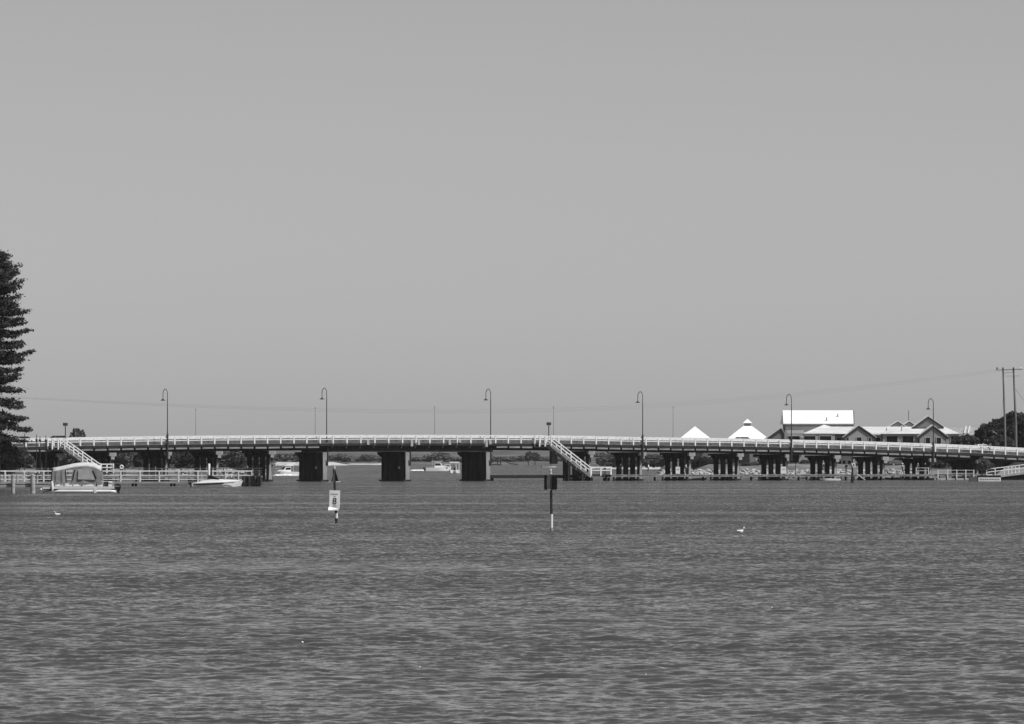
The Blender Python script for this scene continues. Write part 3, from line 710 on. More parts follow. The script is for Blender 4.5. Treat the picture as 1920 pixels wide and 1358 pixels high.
for px, py in ((100, 880), (138, 877), (187, 880), (121, 880)):
    for y in (0.02, 2.03): MB().tube([(X(px), y, Zp(912)), (X(px), y, Zp(py))], .025, 6).build('canopy_pole', WHITE, o)
MB().prism([(X(196), Zp(914)), (X(201), Zp(914)), (X(204), Zp(899)), (X(194), Zp(901))], 'y', .3, .7).build('folded_cover', STEELD, o)
MB().tube([(X(190), -.02, Zp(903)), (X(212), -.02, Zp(903)), (X(212), -.02, Zp(913))], .03, 6).build('stern_rail', WHITE, o)
outboard(o, X(222), .10, 1.0, .9)

# speedboat, bow to the right
YS = 13000 * H / (913 - HOR); ss = F / YS
o = thing('speedboat', (gx(408, YS), YS, 0), 'sleek white speedboat with black stripe moored at the jetty', 'boat')
X = lambda px: gx(px, YS) - o.location.x
h_ = hull(MB(), X(457) - X(361), 1.9, .78, .50, .25, 14); hb = h_.build('hull', GEL, o, True)
st_ = [(364, .50, .84), (376, .66, .84), (388, .86, .82), (398, .97, .78), (411, .93, .70), (425, .87, .58), (440, .81, .36), (453, .77, .05)]
vs = [p for px, zt, hw in st_ for p in ((X(px), -hw, .42), (X(px), -hw * .93, zt - .06), (X(px), -hw * .6, zt), (X(px), hw * .6, zt), (X(px), hw * .93, zt - .06), (X(px), hw, .42))]
MB().add(vs, [(0, 1, 2, 3, 4, 5), (42, 43, 44, 45, 46, 47)] + [(6*i+k, 6*i+6+k, 6*i+6+(k+1) % 6, 6*i+(k+1) % 6) for i in range(7) for k in range(6)]).build('foredeck', GEL, o, True)
MB().bar((X(363), -.95, .26), (X(420), -.97, .44), .04, .19).build('stripe', BLACK, o); MB().bar((X(420), -.97, .44), (X(440), -.76, .56), .04, .08).build('stripe', BLACK, o)
ws = MB().prism([(X(389), .95), (X(391), 1.42), (X(397), 1.40), (X(411), 1.02), (X(411), .92)], 'y', -.66, .66).build('windscreen', GLASSD, o)
MB().bar((X(389), -.68, 1.42), (X(411), -.68, 1.02), .05, .07).build('windscreen_frame', BLACK, ws)
MB().box(X(376), X(386), -.5, .5, .6, .98).build('seat', mat('pale vinyl', .45, .5), o)
outboard(o, X(359), .08, .9)

def cabin_boat(px, py, Ln, lbl, rz, name='motor_boat', wake=None, top_=True, person_=False):
    Yb = 13000 * H / (py - HOR); o = thing(name, (gx(px, Yb), Yb, 0), lbl, 'boat', rz=rz); k = Ln / 5.5
    hull(MB(), Ln, 2.1 * k, .95 * k, .7 * k, .25, 10).build('hull', GEL, o, True)
    bevel(MB().prism([(-.9*k, .6*k), (2.0*k, .75*k), (1.5*k, 1.05*k), (.8*k, 1.12*k), (.35*k, 1.72*k), (-.9*k, 1.75*k)], 'y', -.78*k, .78*k).build('cabin', GEL, o), .05)
    for s in (-1, 1): MB().prism([(-.8*k, 1.15*k), (.5*k, 1.15*k), (.22*k, 1.6*k), (-.8*k, 1.62*k)], 'y', s*.785*k, s*.80*k).build('side_window', GLASSD, o)
    MB().add([(.83*k, -.66*k, 1.12*k), (.83*k, .66*k, 1.12*k), (.40*k, .66*k, 1.68*k), (.40*k, -.66*k, 1.68*k)], [(0, 1, 2, 3)]).build('windscreen', GLASSD, o)
    if top_:
        bevel(MB().box(-1.5*k, .7*k, -.85*k, .85*k, 1.95*k, 2.05*k).build('hard_top', GEL, o), .03)
        for x in (-1.4*k, .3*k):
            for y in (-.75*k, .75*k): MB().tube([(x, y, .8*k), (x, y, 1.95*k)], .03*k, 6).build('top_post', WHITE, o)
        MB().tube([(-1.2*k, 0, 2.05*k), (-1.2*k, 0, 2.6*k)], .02, 5).build('aerial', WHITE, o)
    MB().tube([(1.2*k, .5*k, .95*k), (1.3*k, .5*k, 1.3*k), (2.4*k, 0, 1.35*k), (1.3*k, -.5*k, 1.3*k), (1.2*k, -.5*k, .95*k)], .025*k, 6).build('bow_rail', WHITE, o)
    outboard(o, -Ln/2 - .15, .15*k, .8*k)
    return o, Yb
FOAM = mat('white wake foam', .78, .9, .2, 1.2)
def wake(px0, px1, py, lbl, w=1.2, z=.16):
    Yb = 13000 * H / (py - HOR); mb = MB(); n = 26; vs = []
    x0 = gx(px0, Yb); x1 = gx(px1, Yb)
    for i in range(n + 1):
        f = i / n; x = (x1 - x0) * f; e = min(1, f * 6, (1 - f) * 6) * random.uniform(.6, 1.1)
        vs += [(x, -w * e, -.1), (x, -w * .4 * e, z * e), (x, w * .4 * e, z * e * .9), (x, w * e, -.1)]
    fs = [(4*i+k, 4*i+4+k, 4*i+5+k, 4*i+1+k) for i in range(n) for k in range(3)]
    o = mb.add(vs, fs).build('wake_foam', FOAM, None, True); o.location = (x0, Yb, 0); setp(o, lbl, None, None, 'stuff')
cabin_boat(536, 891, 5.0, 'white half cabin boat passing left of the first pier', R(205))
wake(510, 561, 891.8, 'white wake foam beside the boat left of the first pier', 1.4, .25)
cabin_boat(822, 883.3, 6.4, 'low white cruiser leaving a wake between the second and third piers', R(8))
wake(768, 800, 882.8, 'white wake foam trailing the low cruiser', 1.6, .3)
# catamaran seen bow-on
YC = 13000 * H / (887.6 - HOR); o = thing('catamaran', (gx(852, YC), YC, 0), 'white twin hulled boat coming head-on beside the third pier', 'boat'); sc_ = F / YC
for s in (-5.5, 5.2):
    c_ = hull(MB(), 5.2, .95, .75, .55, .2, 10).build('hull', GEL, o, True); c_.rotation_euler = (0, 0, R(-95)); c_.location = (s / sc_, 0, .02)
MB().box(-.8, .75, -.6, 1.8, .45, .62).build('bridge_deck', GEL, o)
bevel(MB().box(-1.05, 1.05, -.2, 1.9, 2.15, 2.42).build('hard_top', GEL, o), .08)
for x in (-.95, .35, .98):
    for y in (-.1, 1.8): MB().tube([(x, y, .6), (x * .98, y, 2.2)], .07, 6).build('top_post', WHITE, o)
MB().box(-.15, .4, .4, .9, .62, 1.25).build('console', BLACK, o)
outboard(o, 0, .1, .9, 2.8)
# small distant dinghy
def dinghy(px, py, Ln, lbl, rz=0, m=GEL, extra=True):
    Yb = 13000 * H / (py - HOR); o = thing('dinghy', (gx(px, Yb), Yb, 0), lbl, 'boat', rz=rz)
    hull(MB(), Ln, Ln * .38, .42, .30, .12, 8).build('hull', m, o, True)
    MB().box(-.15, .15, -Ln*.15, Ln*.15, .30, .36).build('thwart', TIMBL, o)
    if extra: outboard(o, -Ln/2 - .1, .08, .62)
    return o
dinghy(1030, 876.8, 4.6, 'small white dinghy far off above the square topmark', 0)
dinghy(1555, 901.2, 3.3, 'white dinghy with raised bow beside the right boardwalk', R(180 + 14))
dinghy(1068, 875.5, 2.4, 'tiny white boat glimpsed behind the right staircase', 0, GEL, False)
dinghy(1308, 900.9, 3.0, 'grey tender tied up below the small pyramid roof', R(8), mat('grey tender', .16, .5)); dinghy(1672, 899.8, 3.2, 'dark tender under the boardwalk right of the ladder', R(172), mat('dark tender', .02, .5))
dinghy(1765, 884.5, 4.2, 'white open boat pulled up behind the low white railing', R(15), GEL, False)

# ------------------------------------------------------------------ people
def person(loc, rz, pose, lbl, shirt, legs, hat=None, name='person', s=1.0, group=None):
    J = {'pel': (0, 0, .95), 'che': (0, 0, 1.28), 'nek': (0, .0, 1.46), 'hea': (0, .02, 1.58), 'top': (0, .01, 1.71),
         'shL': (-.17, 0, 1.41), 'elL': (-.24, -.02, 1.14), 'haL': (-.25, .08, .90), 'shR': (.17, 0, 1.41), 'elR': (.24, -.02, 1.14), 'haR': (.25, .08, .90),
         'hiL': (-.09, 0, .90), 'knL': (-.10, .03, .50), 'anL': (-.10, -.01, .08), 'toL': (-.11, .16, .04), 'hiR': (.09, 0, .90), 'knR': (.10, .03, .50), 'anR': (.10, -.01, .08), 'toR': (.11, .16, .04)}
    if pose == 'walk':
        J.update(knL=(-.10, .2, .52), anL=(-.10, .18, .10), toL=(-.10, .33, .06), knR=(.10, -.02, .50), anR=(.10, -.3, .14), toR=(.10, -.18, .05), haL=(-.22, -.16, .93), haR=(.22, .25, .98))
    if pose == 'sit':
        d = -.48
        for k in ('pel', 'che', 'nek', 'hea', 'top', 'shL', 'shR', 'elL', 'elR', 'hiL', 'hiR'): J[k] = (J[k][0], J[k][1], J[k][2] + d)
        J.update(hea=(0, .06, 1.10), nek=(0, .03, .98), top=(0, .06, 1.23), knL=(-.13, .44, .46), knR=(.13, .44, .46), anL=(-.12, .42, .06), anR=(.12, .42, .06), toL=(-.12, .57, .04), toR=(.12, .57, .04), haL=(-.12, .38, .58), haR=(.12, .38, .58), elL=(-.24, .08, .68), elR=(.24, .08, .68))
    if pose == 'ride':
        J.update(che=(0, .22, 1.22), nek=(0, .34, 1.36), hea=(0, .42, 1.46), top=(0, .44, 1.59), shL=(-.17, .30, 1.32), shR=(.17, .30, 1.32), elL=(-.22, .42, 1.1), elR=(.22, .42, 1.1), haL=(-.2, .62, 1.02), haR=(.2, .62, 1.02), knL=(-.1, .32, .78), knR=(.1, .22, .55), anL=(-.1, .14, .45), anR=(.1, .02, .22), toL=(-.1, .28, .40), toR=(.1, .16, .18))
    if pose == 'lean':
        J.update(che=(0, .12, 1.25), nek=(0, .24, 1.40), hea=(0, .32, 1.50), top=(0, .35, 1.63), shL=(-.17, .2, 1.36), shR=(.17, .2, 1.36), haL=(-.1, .5, 1.1), haR=(.1, .5, 1.1), elL=(-.24, .3, 1.12), elR=(.24, .3, 1.12))
    keys = list(J); idx = {k: i for i, k in enumerate(keys)}
    E = [('pel', 'che'), ('che', 'nek'), ('nek', 'hea'), ('hea', 'top'), ('che', 'shL'), ('shL', 'elL'), ('elL', 'haL'), ('che', 'shR'), ('shR', 'elR'), ('elR', 'haR'),
         ('pel', 'hiL'), ('hiL', 'knL'), ('knL', 'anL'), ('anL', 'toL'), ('pel', 'hiR'), ('hiR', 'knR'), ('knR', 'anR'), ('anR', 'toR')]
    RD = dict(pel=(.15, .11), che=(.17, .11), nek=(.055, .055), hea=(.085, .10), top=(.06, .07), sh=(.075, .07), el=(.045, .045), ha=(.038, .03), hi=(.09, .09), kn=(.06, .06), an=(.045, .045), to=(.045, .03))
    me = bpy.data.meshes.new('body'); me.from_pydata([J[k] for k in keys], [(idx[a], idx[b]) for a, b in E], [])
    tmp = bpy.data.objects.new('tmp', me); C.objects.link(tmp)
    tmp.modifiers.new('s', 'SKIN'); sv = me.skin_vertices[0].data
    for k in keys:
        sv[idx[k]].radius = RD.get(k) or RD[k[:2]]
    sv[0].use_root = True
    ss_ = tmp.modifiers.new('ss', 'SUBSURF'); ss_.levels = 1; ss_.render_levels = 1
    bpy.context.view_layer.update()
    m2 = bpy.data.meshes.new_from_object(tmp.evaluated_get(bpy.context.evaluated_depsgraph_get())); bpy.data.objects.remove(tmp)
    m2.materials.clear()
    for mm in (SKIN, shirt, legs, BLACK): m2.materials.append(mm)
    def bone_m(a, b):
        if a in ('che', 'pel') or a[:2] == 'sh': return 1 if not (a == 'pel' and b[:2] == 'hi') and b != 'nek' else (2 if b[:2] == 'hi' else 1)
        if a[:2] in ('hi', 'kn'): return 2
        if a[:2] == 'an': return 3
        return 0
    segs = [(Vector(J[a]), Vector(J[b]), bone_m(a, b)) for a, b in E]
    for p in m2.polygons:
        c = p.center; best = (9, 0)
        for a, b, mi in segs:
            d = b - a; t = max(0, min(1, (c - a).dot(d) / d.length_squared)); q = (c - a - d * t).length
            if q < best[0]: best = (q, mi)
        p.material_index = best[1]; p.use_smooth = True
    o = thing(name, loc, lbl, 'person', group, rz)
    b = bpy.data.objects.new('body', m2); C.objects.link(b); b.parent = o
    h = J['hea']; HAIR = hat or mat('dark hair', .02, .6)
    MB().ell((h[0], h[1] - .025, h[2] + .055), (.098, .112, .10), 10, 6).build('hat' if hat else 'hair', HAIR, o, True)
    if hat: MB().lathe([(.19, 0), (.19, .012), (.1, .03)], 12, (h[0], h[1], h[2] + .045)).build('brim', HAIR, o, True)
    MB().ell((h[0], h[1] + .112, h[2] - .005), (.016, .03, .024), 6, 4).build('nose', SKIN, o, True)
    o.scale = (s, s, s)
    return o
SH_W = mat('white shirt', .68, .8); SH_D = mat('dark shirt', .03, .8); SH_G = mat('grey shirt', .2, .8); TR_D = mat('dark trousers', .025, .8); TR_G = mat('grey shorts', .18, .8)
jd = .575
person((gx(53, YJ), YJ - 0.0 + 1.0, jd), R(200), 'sit', 'person in dark top seated on the jetty by the near piles', SH_D, TR_D)
person((gx(66, YJ), YJ + .9, jd), R(170), 'sit', 'seated person in pale hat beside the thick jetty pile', SH_D, TR_D, SH_W)
person((gx(72, YJ), YJ + 1.5, jd), R(150), 'lean', 'person in white shirt bending over the jetty rail', SH_W, TR_D)
for px, lb, sh, ht in ((424, 'person in white shirt seated at the jetty gap, leftmost of three', SH_W, None), (433, 'dark haired person in white shirt seated between two others on the jetty', SH_W, None), (443, 'seated person in grey shirt at the white jetty post', SH_G, None)):
    person((gx(px, YJ), YJ + .7, jd), R(190), 'sit', lb, sh, TR_D, ht)
def on_bw(px, y, pose, rz, lb, sh, tr, ht=None, z=.925):
    b = BW(L(px, y), y, z); return person(b, rz, pose, lb, sh, tr, ht)
on_bw(1544, -1.6, 'walk', R(70), 'person in dark clothes and white sun hat on the right boardwalk', SH_D, TR_G, SH_W)
on_bw(1134, -1.2, 'stand', R(20), 'person in dark shirt behind the right foot landing railing', SH_D, TR_D)
on_bw(1164, -1.0, 'stand', R(160), 'dark dressed person among the columns next to the right stairs', SH_D, TR_D)
on_bw(1286, -1.0, 'walk', R(-80), 'person in white shirt beside the bent below the small pyramid roof', SH_W, TR_D)
on_bw(1492, -1.2, 'stand', R(100), 'person in grey shirt by the bent below the big white hall', SH_G, TR_G)
on_bw(462, -1.2, 'lean', R(180), 'person in grey shirt leaning on the dark rail behind the jetty end', SH_G, TR_D, None)
b = at(1030, 876.8, 13000 * H / (876.8 - HOR)); person((b.x + .5, b.y, .28), R(90), 'stand', 'person standing in the distant dinghy', SH_D, TR_D, SH_W)
on_bw(1216, -1.0, 'walk', R(80), 'person in white shirt right of the lamp left of the pyramid roofs', SH_W, TR_G)
on_bw(1587, -1.3, 'stand', R(150), 'person in dark shirt just left of the signed mooring pile', SH_D, TR_G)
on_bw(1692, -1.2, 'walk', R(-70), 'person in white shirt on the boardwalk left of the last lamp', SH_W, TR_D, SH_W)
for px, w_, lb in ((1469, .8, 'white notice board on the boardwalk left of the hall lamp'), (1271, .66, 'white notice board on the boardwalk below the small pyramid roof')):
    b = BW(L(px, -1.9), -1.9, .925); o = thing('notice_board', b, lb, 'notice board', 'notice boards on the boardwalk', 0)
    for sx in (-1, 1): MB().box(sx*w_*.42 - .04, sx*w_*.42 + .04, .03, .1, 0, 1.2).build('leg', TIMB, o)
    pn = MB().box(-w_/2, w_/2, -.03, .025, .12, 1.18).build('panel', WHITE, o)
    MB().box(-w_*.25, w_*.28, -.04, -.031, .72, .82).build('dark_strip', INK2, pn)
# cyclists on the bridge
def bicycle(loc, rz, lb):
    o = thing('bicycle', loc, lb, 'bicycle', 'bicycles on the bridge', rz)
    for y in (-.5, .52):
        w = MB(); pts = [(0, y + .33 * math.cos(a), .34 + .33 * math.sin(a)) for a in [2*math.pi*i/20 for i in range(21)]]
        wo_ = w.tube(pts, .018, 6, False).build('wheel', BLACK, o)
        sp_ = MB()
        for i in range(6):
            a = math.pi * i / 6; sp_.bar((0, y - .31*math.cos(a), .34 - .31*math.sin(a)), (0, y + .31*math.cos(a), .34 + .31*math.sin(a)), .006, .006)
        sp_.build('spokes', STEELD, wo_)
    f = MB()
    for a, b in (((0, -.5, .34), (0, -.05, .3)), ((0, -.05, .3), (0, -.18, .85)), ((0, -.18, .80), (0, .42, .85)), ((0, -.05, .3), (0, .43, .75)), ((0, .40, .95), (0, .52, .34)), ((0, -.5, .34), (0, -.17, .78))): f.tube([a, b], .02, 6)
    f.build('frame', STEELD, o); MB().ell((0, -.2, .90), (.07, .13, .03)).build('saddle', BLACK, o)
    MB().tube([(-.24, .48, 1.0), (0, .40, 1.0), (.24, .48, 1.0)], .018, 6).build('handlebar', BLACK, o)
for px, lb, sh in ((1840, 'the nearer pair rider, left', SH_W), (1853, '', SH_G)):
    y = 1.0; l = L(px, y); b = BW(l, y, deck(l) + .07)
    bicycle(b, BA - R(90), 'bicycle on the bridge before the dark trees, ' + ('left of two' if px == 1840 else 'right of two'))
    person(b, BA - R(90), 'ride', 'cyclist in ' + ('white' if px == 1840 else 'grey') + ' shirt riding the bridge before the dark trees', sh, TR_D, s=1.04)

# ------------------------------------------------------------------ cars
def car(loc, rz, lb, m, group=None):
    o = thing('parked_car' if loc[1] > 1120 else 'car', loc, lb, 'car', group, rz)
    body = [(-2.15, .32), (2.12, .32), (2.18, .62), (1.95, .82), (.95, .92), (.93, .93), (-1.75, .95), (-2.15, .88)]
    bevel(MB().prism(body, 'y', -.86, .86).build('body', m, o), .06)
    bevel(MB().add([(-1.7, -.80, .95), (1.0, -.80, .92), (.25, -.62, 1.47), (-1.15, -.62, 1.47), (-1.7, .80, .95), (1.0, .80, .92), (.25, .62, 1.47), (-1.15, .62, 1.47)],
                   [(0, 1, 2, 3), (7, 6, 5, 4), (0, 3, 7, 4), (1, 5, 6, 2), (3, 2, 6, 7), (0, 4, 5, 1)]).build('cabin', m, o), .06)
    for s in (-1, 1):
        MB().add([(-1.45, s*.775, 1.02), (.75, s*.775, 1.0), (.22, s*.655, 1.39), (-1.05, s*.655, 1.39)], [(0, 1, 2, 3)]).build('side_window', GLASSD, o)
        for x in (-1.35, 1.35):
            wh = MB().tube([(x, s*.68, .32), (x, s*.88, .32)], .32, 14).build('wheel', BLACK, o)
            MB().tube([(x, s*.80, .32), (x, s*.89, .32)], .19, 10).build('rim', mat('alloy', .4, .3), wh)
        MB().box(2.14, 2.2, s*.6 - .18, s*.6 + .18, .62, .74).build('headlight', mat('lamp glass', .5, .2), o)
        MB().box(-2.2, -2.13, s*.65 - .14, s*.65 + .14, .66, .82).build('tail_light', mat('dark lens', .05, .2), o)
    MB().add([(.97, -.7, 1.0), (.97, .7, 1.0), (.32, .58, 1.42), (.32, -.58, 1.42)], [(0, 1, 2, 3)]).build('windscreen', GLASSD, o)
    return o
PD = mat('dark car paint', .03, .25, .05); PL = mat('light car paint', .6, .25, .05); PG = mat('grey car paint', .15, .25, .05)
for px, m_, y, lb in ((105, PD, 3.3, 'dark car on the bridge behind the left stair head'), (46, PG, 6.2, 'grey car on the bridge beside the pine tree'), (1396, PD, 6.4, 'dark car roof before the domed white tent'), (1834, PL, 4.4, 'pale car on the bridge before the dark trees')):
    l = L(px, y); sl = math.atan((top(l + 1) - top(l - 1)) / 2); o = car(BW(l, y, deck(l) + .03), BA + (math.pi if y < 5 else 0), lb, m_)
def lot(px, Y, lb, m_, rz=0): car((gx(px, Y), Y, 2.0), rz, lb, m_, 'cars parked behind the right spans')
lot(1722, 1165, 'white car parked behind the columns left of the last lamp', PL, R(10)); lot(1756, 1168, 'white car parked just right of the last lamp', PL, R(-5)); lot(1790, 1166, 'pale car parked behind the low landing railing', PL, R(5))
lot(1690, 1180, 'grey car parked among the right columns', PG, 0)

# ------------------------------------------------------------------ buildings on the right bank
WALL = mat('grey render wall', .30, .8, .10, .5); WALLD = mat('darker wall cladding', .19, .8, .12, .5); TRIM = mat('dark gable trim', .05, .6, .15, 1); WALLL = mat('pale wall', .42, .8, .1, .4)
OPEN = mat('dark opening', .010, .8, spec=.1)
TILE = mat('tiled roof grey', .30, .8, .25, 2.0)
def tent(px, py_ap, pxl, pxr, py_e, Y, lb, cupola=None):
    o = thing('pavilion', (gx(px, Y), Y, 2.0), lb, 'pavilion'); s = F / Y
    hw = (pxr - pxl) / 2 / s; ze = gz(py_e, Y) - 2.0; za = gz(py_ap, Y) - 2.0
    cx = gx((pxl + pxr) / 2, Y) - o.location.x
    if cupola:
        tw = cupola[0] / s / 2
        MB().add([(cx-hw, -hw, ze), (cx+hw, -hw, ze), (cx+hw, hw, ze), (cx-hw, hw, ze), (cx-tw, -tw, za), (cx+tw, -tw, za), (cx+tw, tw, za), (cx-tw, tw, za)],
                 [(0, 1, 5, 4), (1, 2, 6, 5), (2, 3, 7, 6), (3, 0, 4, 7), (4, 5, 6, 7), (3, 2, 1, 0)]).build('roof', ROOFW, o)
        zn = gz(cupola[1], Y) - 2.0; zc = gz(cupola[2], Y) - 2.0; cw = cupola[3] / s / 2; nw = cupola[4] / s / 2
        cu = MB().box(cx-nw, cx+nw, -nw, nw, za, zn).build('cupola', WALL, o)
        MB().add([(cx-cw, -cw, zn), (cx+cw, -cw, zn), (cx+cw, cw, zn), (cx-cw, cw, zn), (cx, 0, zc)], [(0, 1, 4), (1, 2, 4), (2, 3, 4), (3, 0, 4), (3, 2, 1, 0)]).build('cupola_roof', ROOFW, cu)
    else:
        MB().add([(cx-hw, -hw, ze), (cx+hw, -hw, ze), (cx+hw, hw, ze), (cx-hw, hw, ze), (cx, 0, za)], [(0, 1, 4), (1, 2, 4), (2, 3, 4), (3, 0, 4), (3, 2, 1, 0)]).build('roof', ROOFW, o)
    for sx in (-1, 1):
        for sy in (-1, 1): MB().box(cx + sx*hw*.9 - .12, cx + sx*hw*.9 + .12, sy*hw*.9 - .12, sy*hw*.9 + .12, -.5, ze).build('post', WALL, o)
    MB().box(cx - hw*.8, cx + hw*.8, hw*.3, hw*.8, -.5, ze - .3).build('back_wall', WALLD, o)
tent(1303, 799.5, 1272, 1334, 824, 1230, 'small white pyramid roof left of the domed one')
tent(1404, 799, 1360, 1443, 825, 1235, 'white hipped roof topped by a small square cupola', (16, 793.5, 785.5, 18, 12))

YB = 1200.0; SB = F / YB
bld = thing('waterfront_building', (gx(1640, YB), YB, 2.0), 'long grey waterfront building with white roofs and gabled fronts', 'building')
BX = lambda px: gx(px, YB) - bld.location.x
BZ = lambda py: gz(py, YB) - 2.0
def wall(a, b, y0, y1, t, m=WALL, nm='wall'): return MB().box(BX(a), BX(b), y0, y1, -1.0, BZ(t)).build(nm, m, bld)
# upper hall behind
hw_ = wall(1477, 1606, 9, 22, 794.5, WALLD)
MB().add([(BX(1472.5), 8.85, BZ(793.6)), (BX(1607), 8.85, BZ(793.6)), (BX(1609.5), 15.5, BZ(768.5)), (BX(1474), 15.5, BZ(768.5)), (BX(1472.5), 22.8, BZ(793.6)), (BX(1607), 22.8, BZ(793.6)),
          (BX(1472.5), 8.85, BZ(795)), (BX(1607), 8.85, BZ(795)), (BX(1472.5), 22.8, BZ(795)), (BX(1607), 22.8, BZ(795))],
         [(0, 1, 2, 3), (3, 2, 5, 4), (0, 6, 7, 1), (0, 3, 4, 8, 6), (1, 7, 9, 5, 2), (4, 5, 9, 8), (6, 8, 9, 7)]).build('hall_roof', ROOFW, bld)
MB().bar((BX(1606.2), 8.75, BZ(794)), (BX(1608.8), 15.4, BZ(768.8)), .12, .12).build('verge_trim', TRIM, bld)
for px, py in ((1555, 787), (1577, 780)):
    f = (793.6 - py) / 25.1; MB().tube([(BX(px), 8.2 + 7.3*f, BZ(py) - .2), (BX(px), 8.2 + 7.3*f, BZ(py) + .45)], .12, 6).build('roof_vent', WALL, bld)
# left wing with square openings
def window(a, b, t, bt, y, nm='window', m=OPEN, mull=True):
    w_ = MB().box(BX(a), BX(b), y - .03, y + .12, BZ(bt), BZ(t)).build(nm, m, bld)
    fr = MB(); e = .09
    fr.box(BX(a) - e, BX(a), y - .08, y + .05, BZ(bt), BZ(t)).box(BX(b), BX(b) + e, y - .08, y + .05, BZ(bt), BZ(t)).box(BX(a) - e, BX(b) + e, y - .08, y + .05, BZ(t), BZ(t) + e)
    fr.build('window_frame', WALLL, w_)
    if mull: MB().box((BX(a)+BX(b))/2 - .03, (BX(a)+BX(b))/2 + .03, y - .06, y - .031, BZ(bt), BZ(t)).build('mullion', TRIM, w_)
wall(1471, 1565.5, 0, 8, 812.5)
MB().box(BX(1476), BX(1508), .9, 8.7, BZ(812.4), BZ(806.5)).build('parapet', WALLL, bld)
for a in (1478, 1507.5, 1537): window(a, a + 21.5, 818, 832, -.02)
MB().ell((BX(1503.3), -.2, BZ(820)), (.22, .1, .22)).build('wall_light', WALLL, bld)
# roofs of the middle: hipped end then a long slope
MB().add([(BX(1507), -.12, BZ(813.2)), (BX(1800), -.12, BZ(813.2)), (BX(1776), 8.6, BZ(799.8)), (BX(1549), 8.6, BZ(796)), (BX(1507), 17, BZ(813)), (BX(1803), 17, BZ(813)),
          (BX(1507), -.12, BZ(814.0)), (BX(1800), -.12, BZ(814.0)), (BX(1563), 8.6, BZ(799.8))], [(0, 1, 2, 8), (0, 8, 3), (8, 2, 5, 4), (3, 8, 4), (0, 3, 4), (1, 5, 2), (0, 6, 7, 1)]).build('main_roof', ROOFG, bld)
wall(1566, 1655, 1.2, 8, 816, WALL); wall(1655.5, 1722, .2, 8, 813.9, WALL); wall(1774, 1806, .2, 8, 813.9, WALL)
for a, b in ((1662, 1683), (1692, 1713)): window(a, b, 818, 834, .18)
window(1783, 1805, 818, 834, .18)
for a, b in ((1570, 1578), (1643, 1651)): window(a, b, 821, 832, 1.18)
# gabled fronts
def gable(cx, ap, el, er, pe, y, depth, m_wall=WALL, low=-1.0, trim=4.2, nm='gable'):
    zl = BZ(pe)
    g = MB().prism([(BX(el) + .25, low), (BX(er) - .25, low), (BX(er) - .25, zl), (BX(cx), BZ(ap) - .15), (BX(el) + .25, zl)], 'y', y, y + depth).build(nm + '_wall', m_wall, bld)
    for s, e in ((-1, el), (1, er)):
        MB().add([(BX(cx), y - .16, BZ(ap)), (BX(e), y - .16, BZ(pe)), (BX(e), y - .16, BZ(pe) - trim/SB), (BX(cx), y - .16, BZ(ap) - trim/SB),
                  (BX(cx), y - .02, BZ(ap)), (BX(e), y - .02, BZ(pe)), (BX(e), y - .02, BZ(pe) - trim/SB), (BX(cx), y - .02, BZ(ap) - trim/SB)],
                 [(0, 1, 2, 3), (4, 5, 6, 7), (0, 4, 5, 1), (1, 5, 6, 2), (2, 6, 7, 3), (0, 3, 7, 4)]).build('barge_board', TRIM, g)
        MB().add([(BX(cx), y - .26, BZ(ap) + .16), (BX(e) + s*.18, y - .26, BZ(pe) + .03), (BX(e) + s*.18, y + depth, BZ(pe) + .03), (BX(cx), y + depth, BZ(ap) + .16),
                  (BX(cx), y - .26, BZ(ap) + .01), (BX(e) + s*.18, y - .26, BZ(pe) - .1), (BX(e) + s*.18, y + depth, BZ(pe) - .1), (BX(cx), y + depth, BZ(ap) + .01)],
                 [(0, 1, 2, 3), (4, 7, 6, 5), (0, 4, 5, 1), (1, 5, 6, 2), (2, 6, 7, 3)]).build('gable_roof', ROOFG, g)
    return g
gable(1609.5, 798.5, 1581, 1641, 820, -1.2, 7)
for a, b in ((1606, 1614.5), (1586.5, 1590.5), (1628, 1632)): window(a, b, 820.5, 832, -1.22)
gable(1748.5, 798, 1721, 1775, 818.5, -1.2, 7)
for a, b in ((1735, 1743), (1755.5, 1763.5)): window(a, b, 821, 834, -1.22)
gable(1744, 780.5, 1717, 1773, 800, 6, 9, WALLD, BZ(802))
gable(1466, 802.5, 1438, 1477, 823, 3.5, 6, WALLD)
for cx, ap, el, er in ((1689, 790, 1672, 1706), (1711, 790, 1694, 1726)):
    gable(cx, ap, el, er, 801, 9.5, 6, WALL, BZ(803), 1.0)
for px, h in ((1664, 3), (1692.5, 4)): MB().tube([(BX(px), 3, BZ(808)), (BX(px), 3, BZ(808 - h * 2))], .13, 6).build('roof_vent', WALLL, bld)
MB().tube([(BX(1711), 12, BZ(791)), (BX(1711), 12, BZ(769))], .05, 5).build('aerial', STEELD, bld)
# second building at the right end with tiled roof and two white ducts
b2 = thing('tiled_building', (gx(1815, 1222), 1222, 2.0), 'pale tiled roof with two white ducts beside the dark trees', 'building')
X2 = lambda px: gx(px, 1222) - b2.location.x
Z2 = lambda py: gz(py, 1222) - 2
MB().add([(X2(1775), 0, Z2(819)), (X2(1842), 0, Z2(819)), (X2(1836), 7, Z2(802)), (X2(1770), 7, Z2(802)), (X2(1775), 14, Z2(819)), (X2(1842), 14, Z2(819))], [(0, 1, 2, 3), (3, 2, 5, 4), (0, 3, 4), (1, 5, 2)]).build('roof', TILE, b2)
MB().box(X2(1778), X2(1838), .5, 13.5, -1, Z2(818.8)).build('wall', WALL, b2)
for px in (1809, 1816):
    MB().bar((X2(px), 1.5, Z2(813)), (X2(px + 7), 6.2, Z2(800)), .22, .22).build('roof_duct', ROOFG, b2)
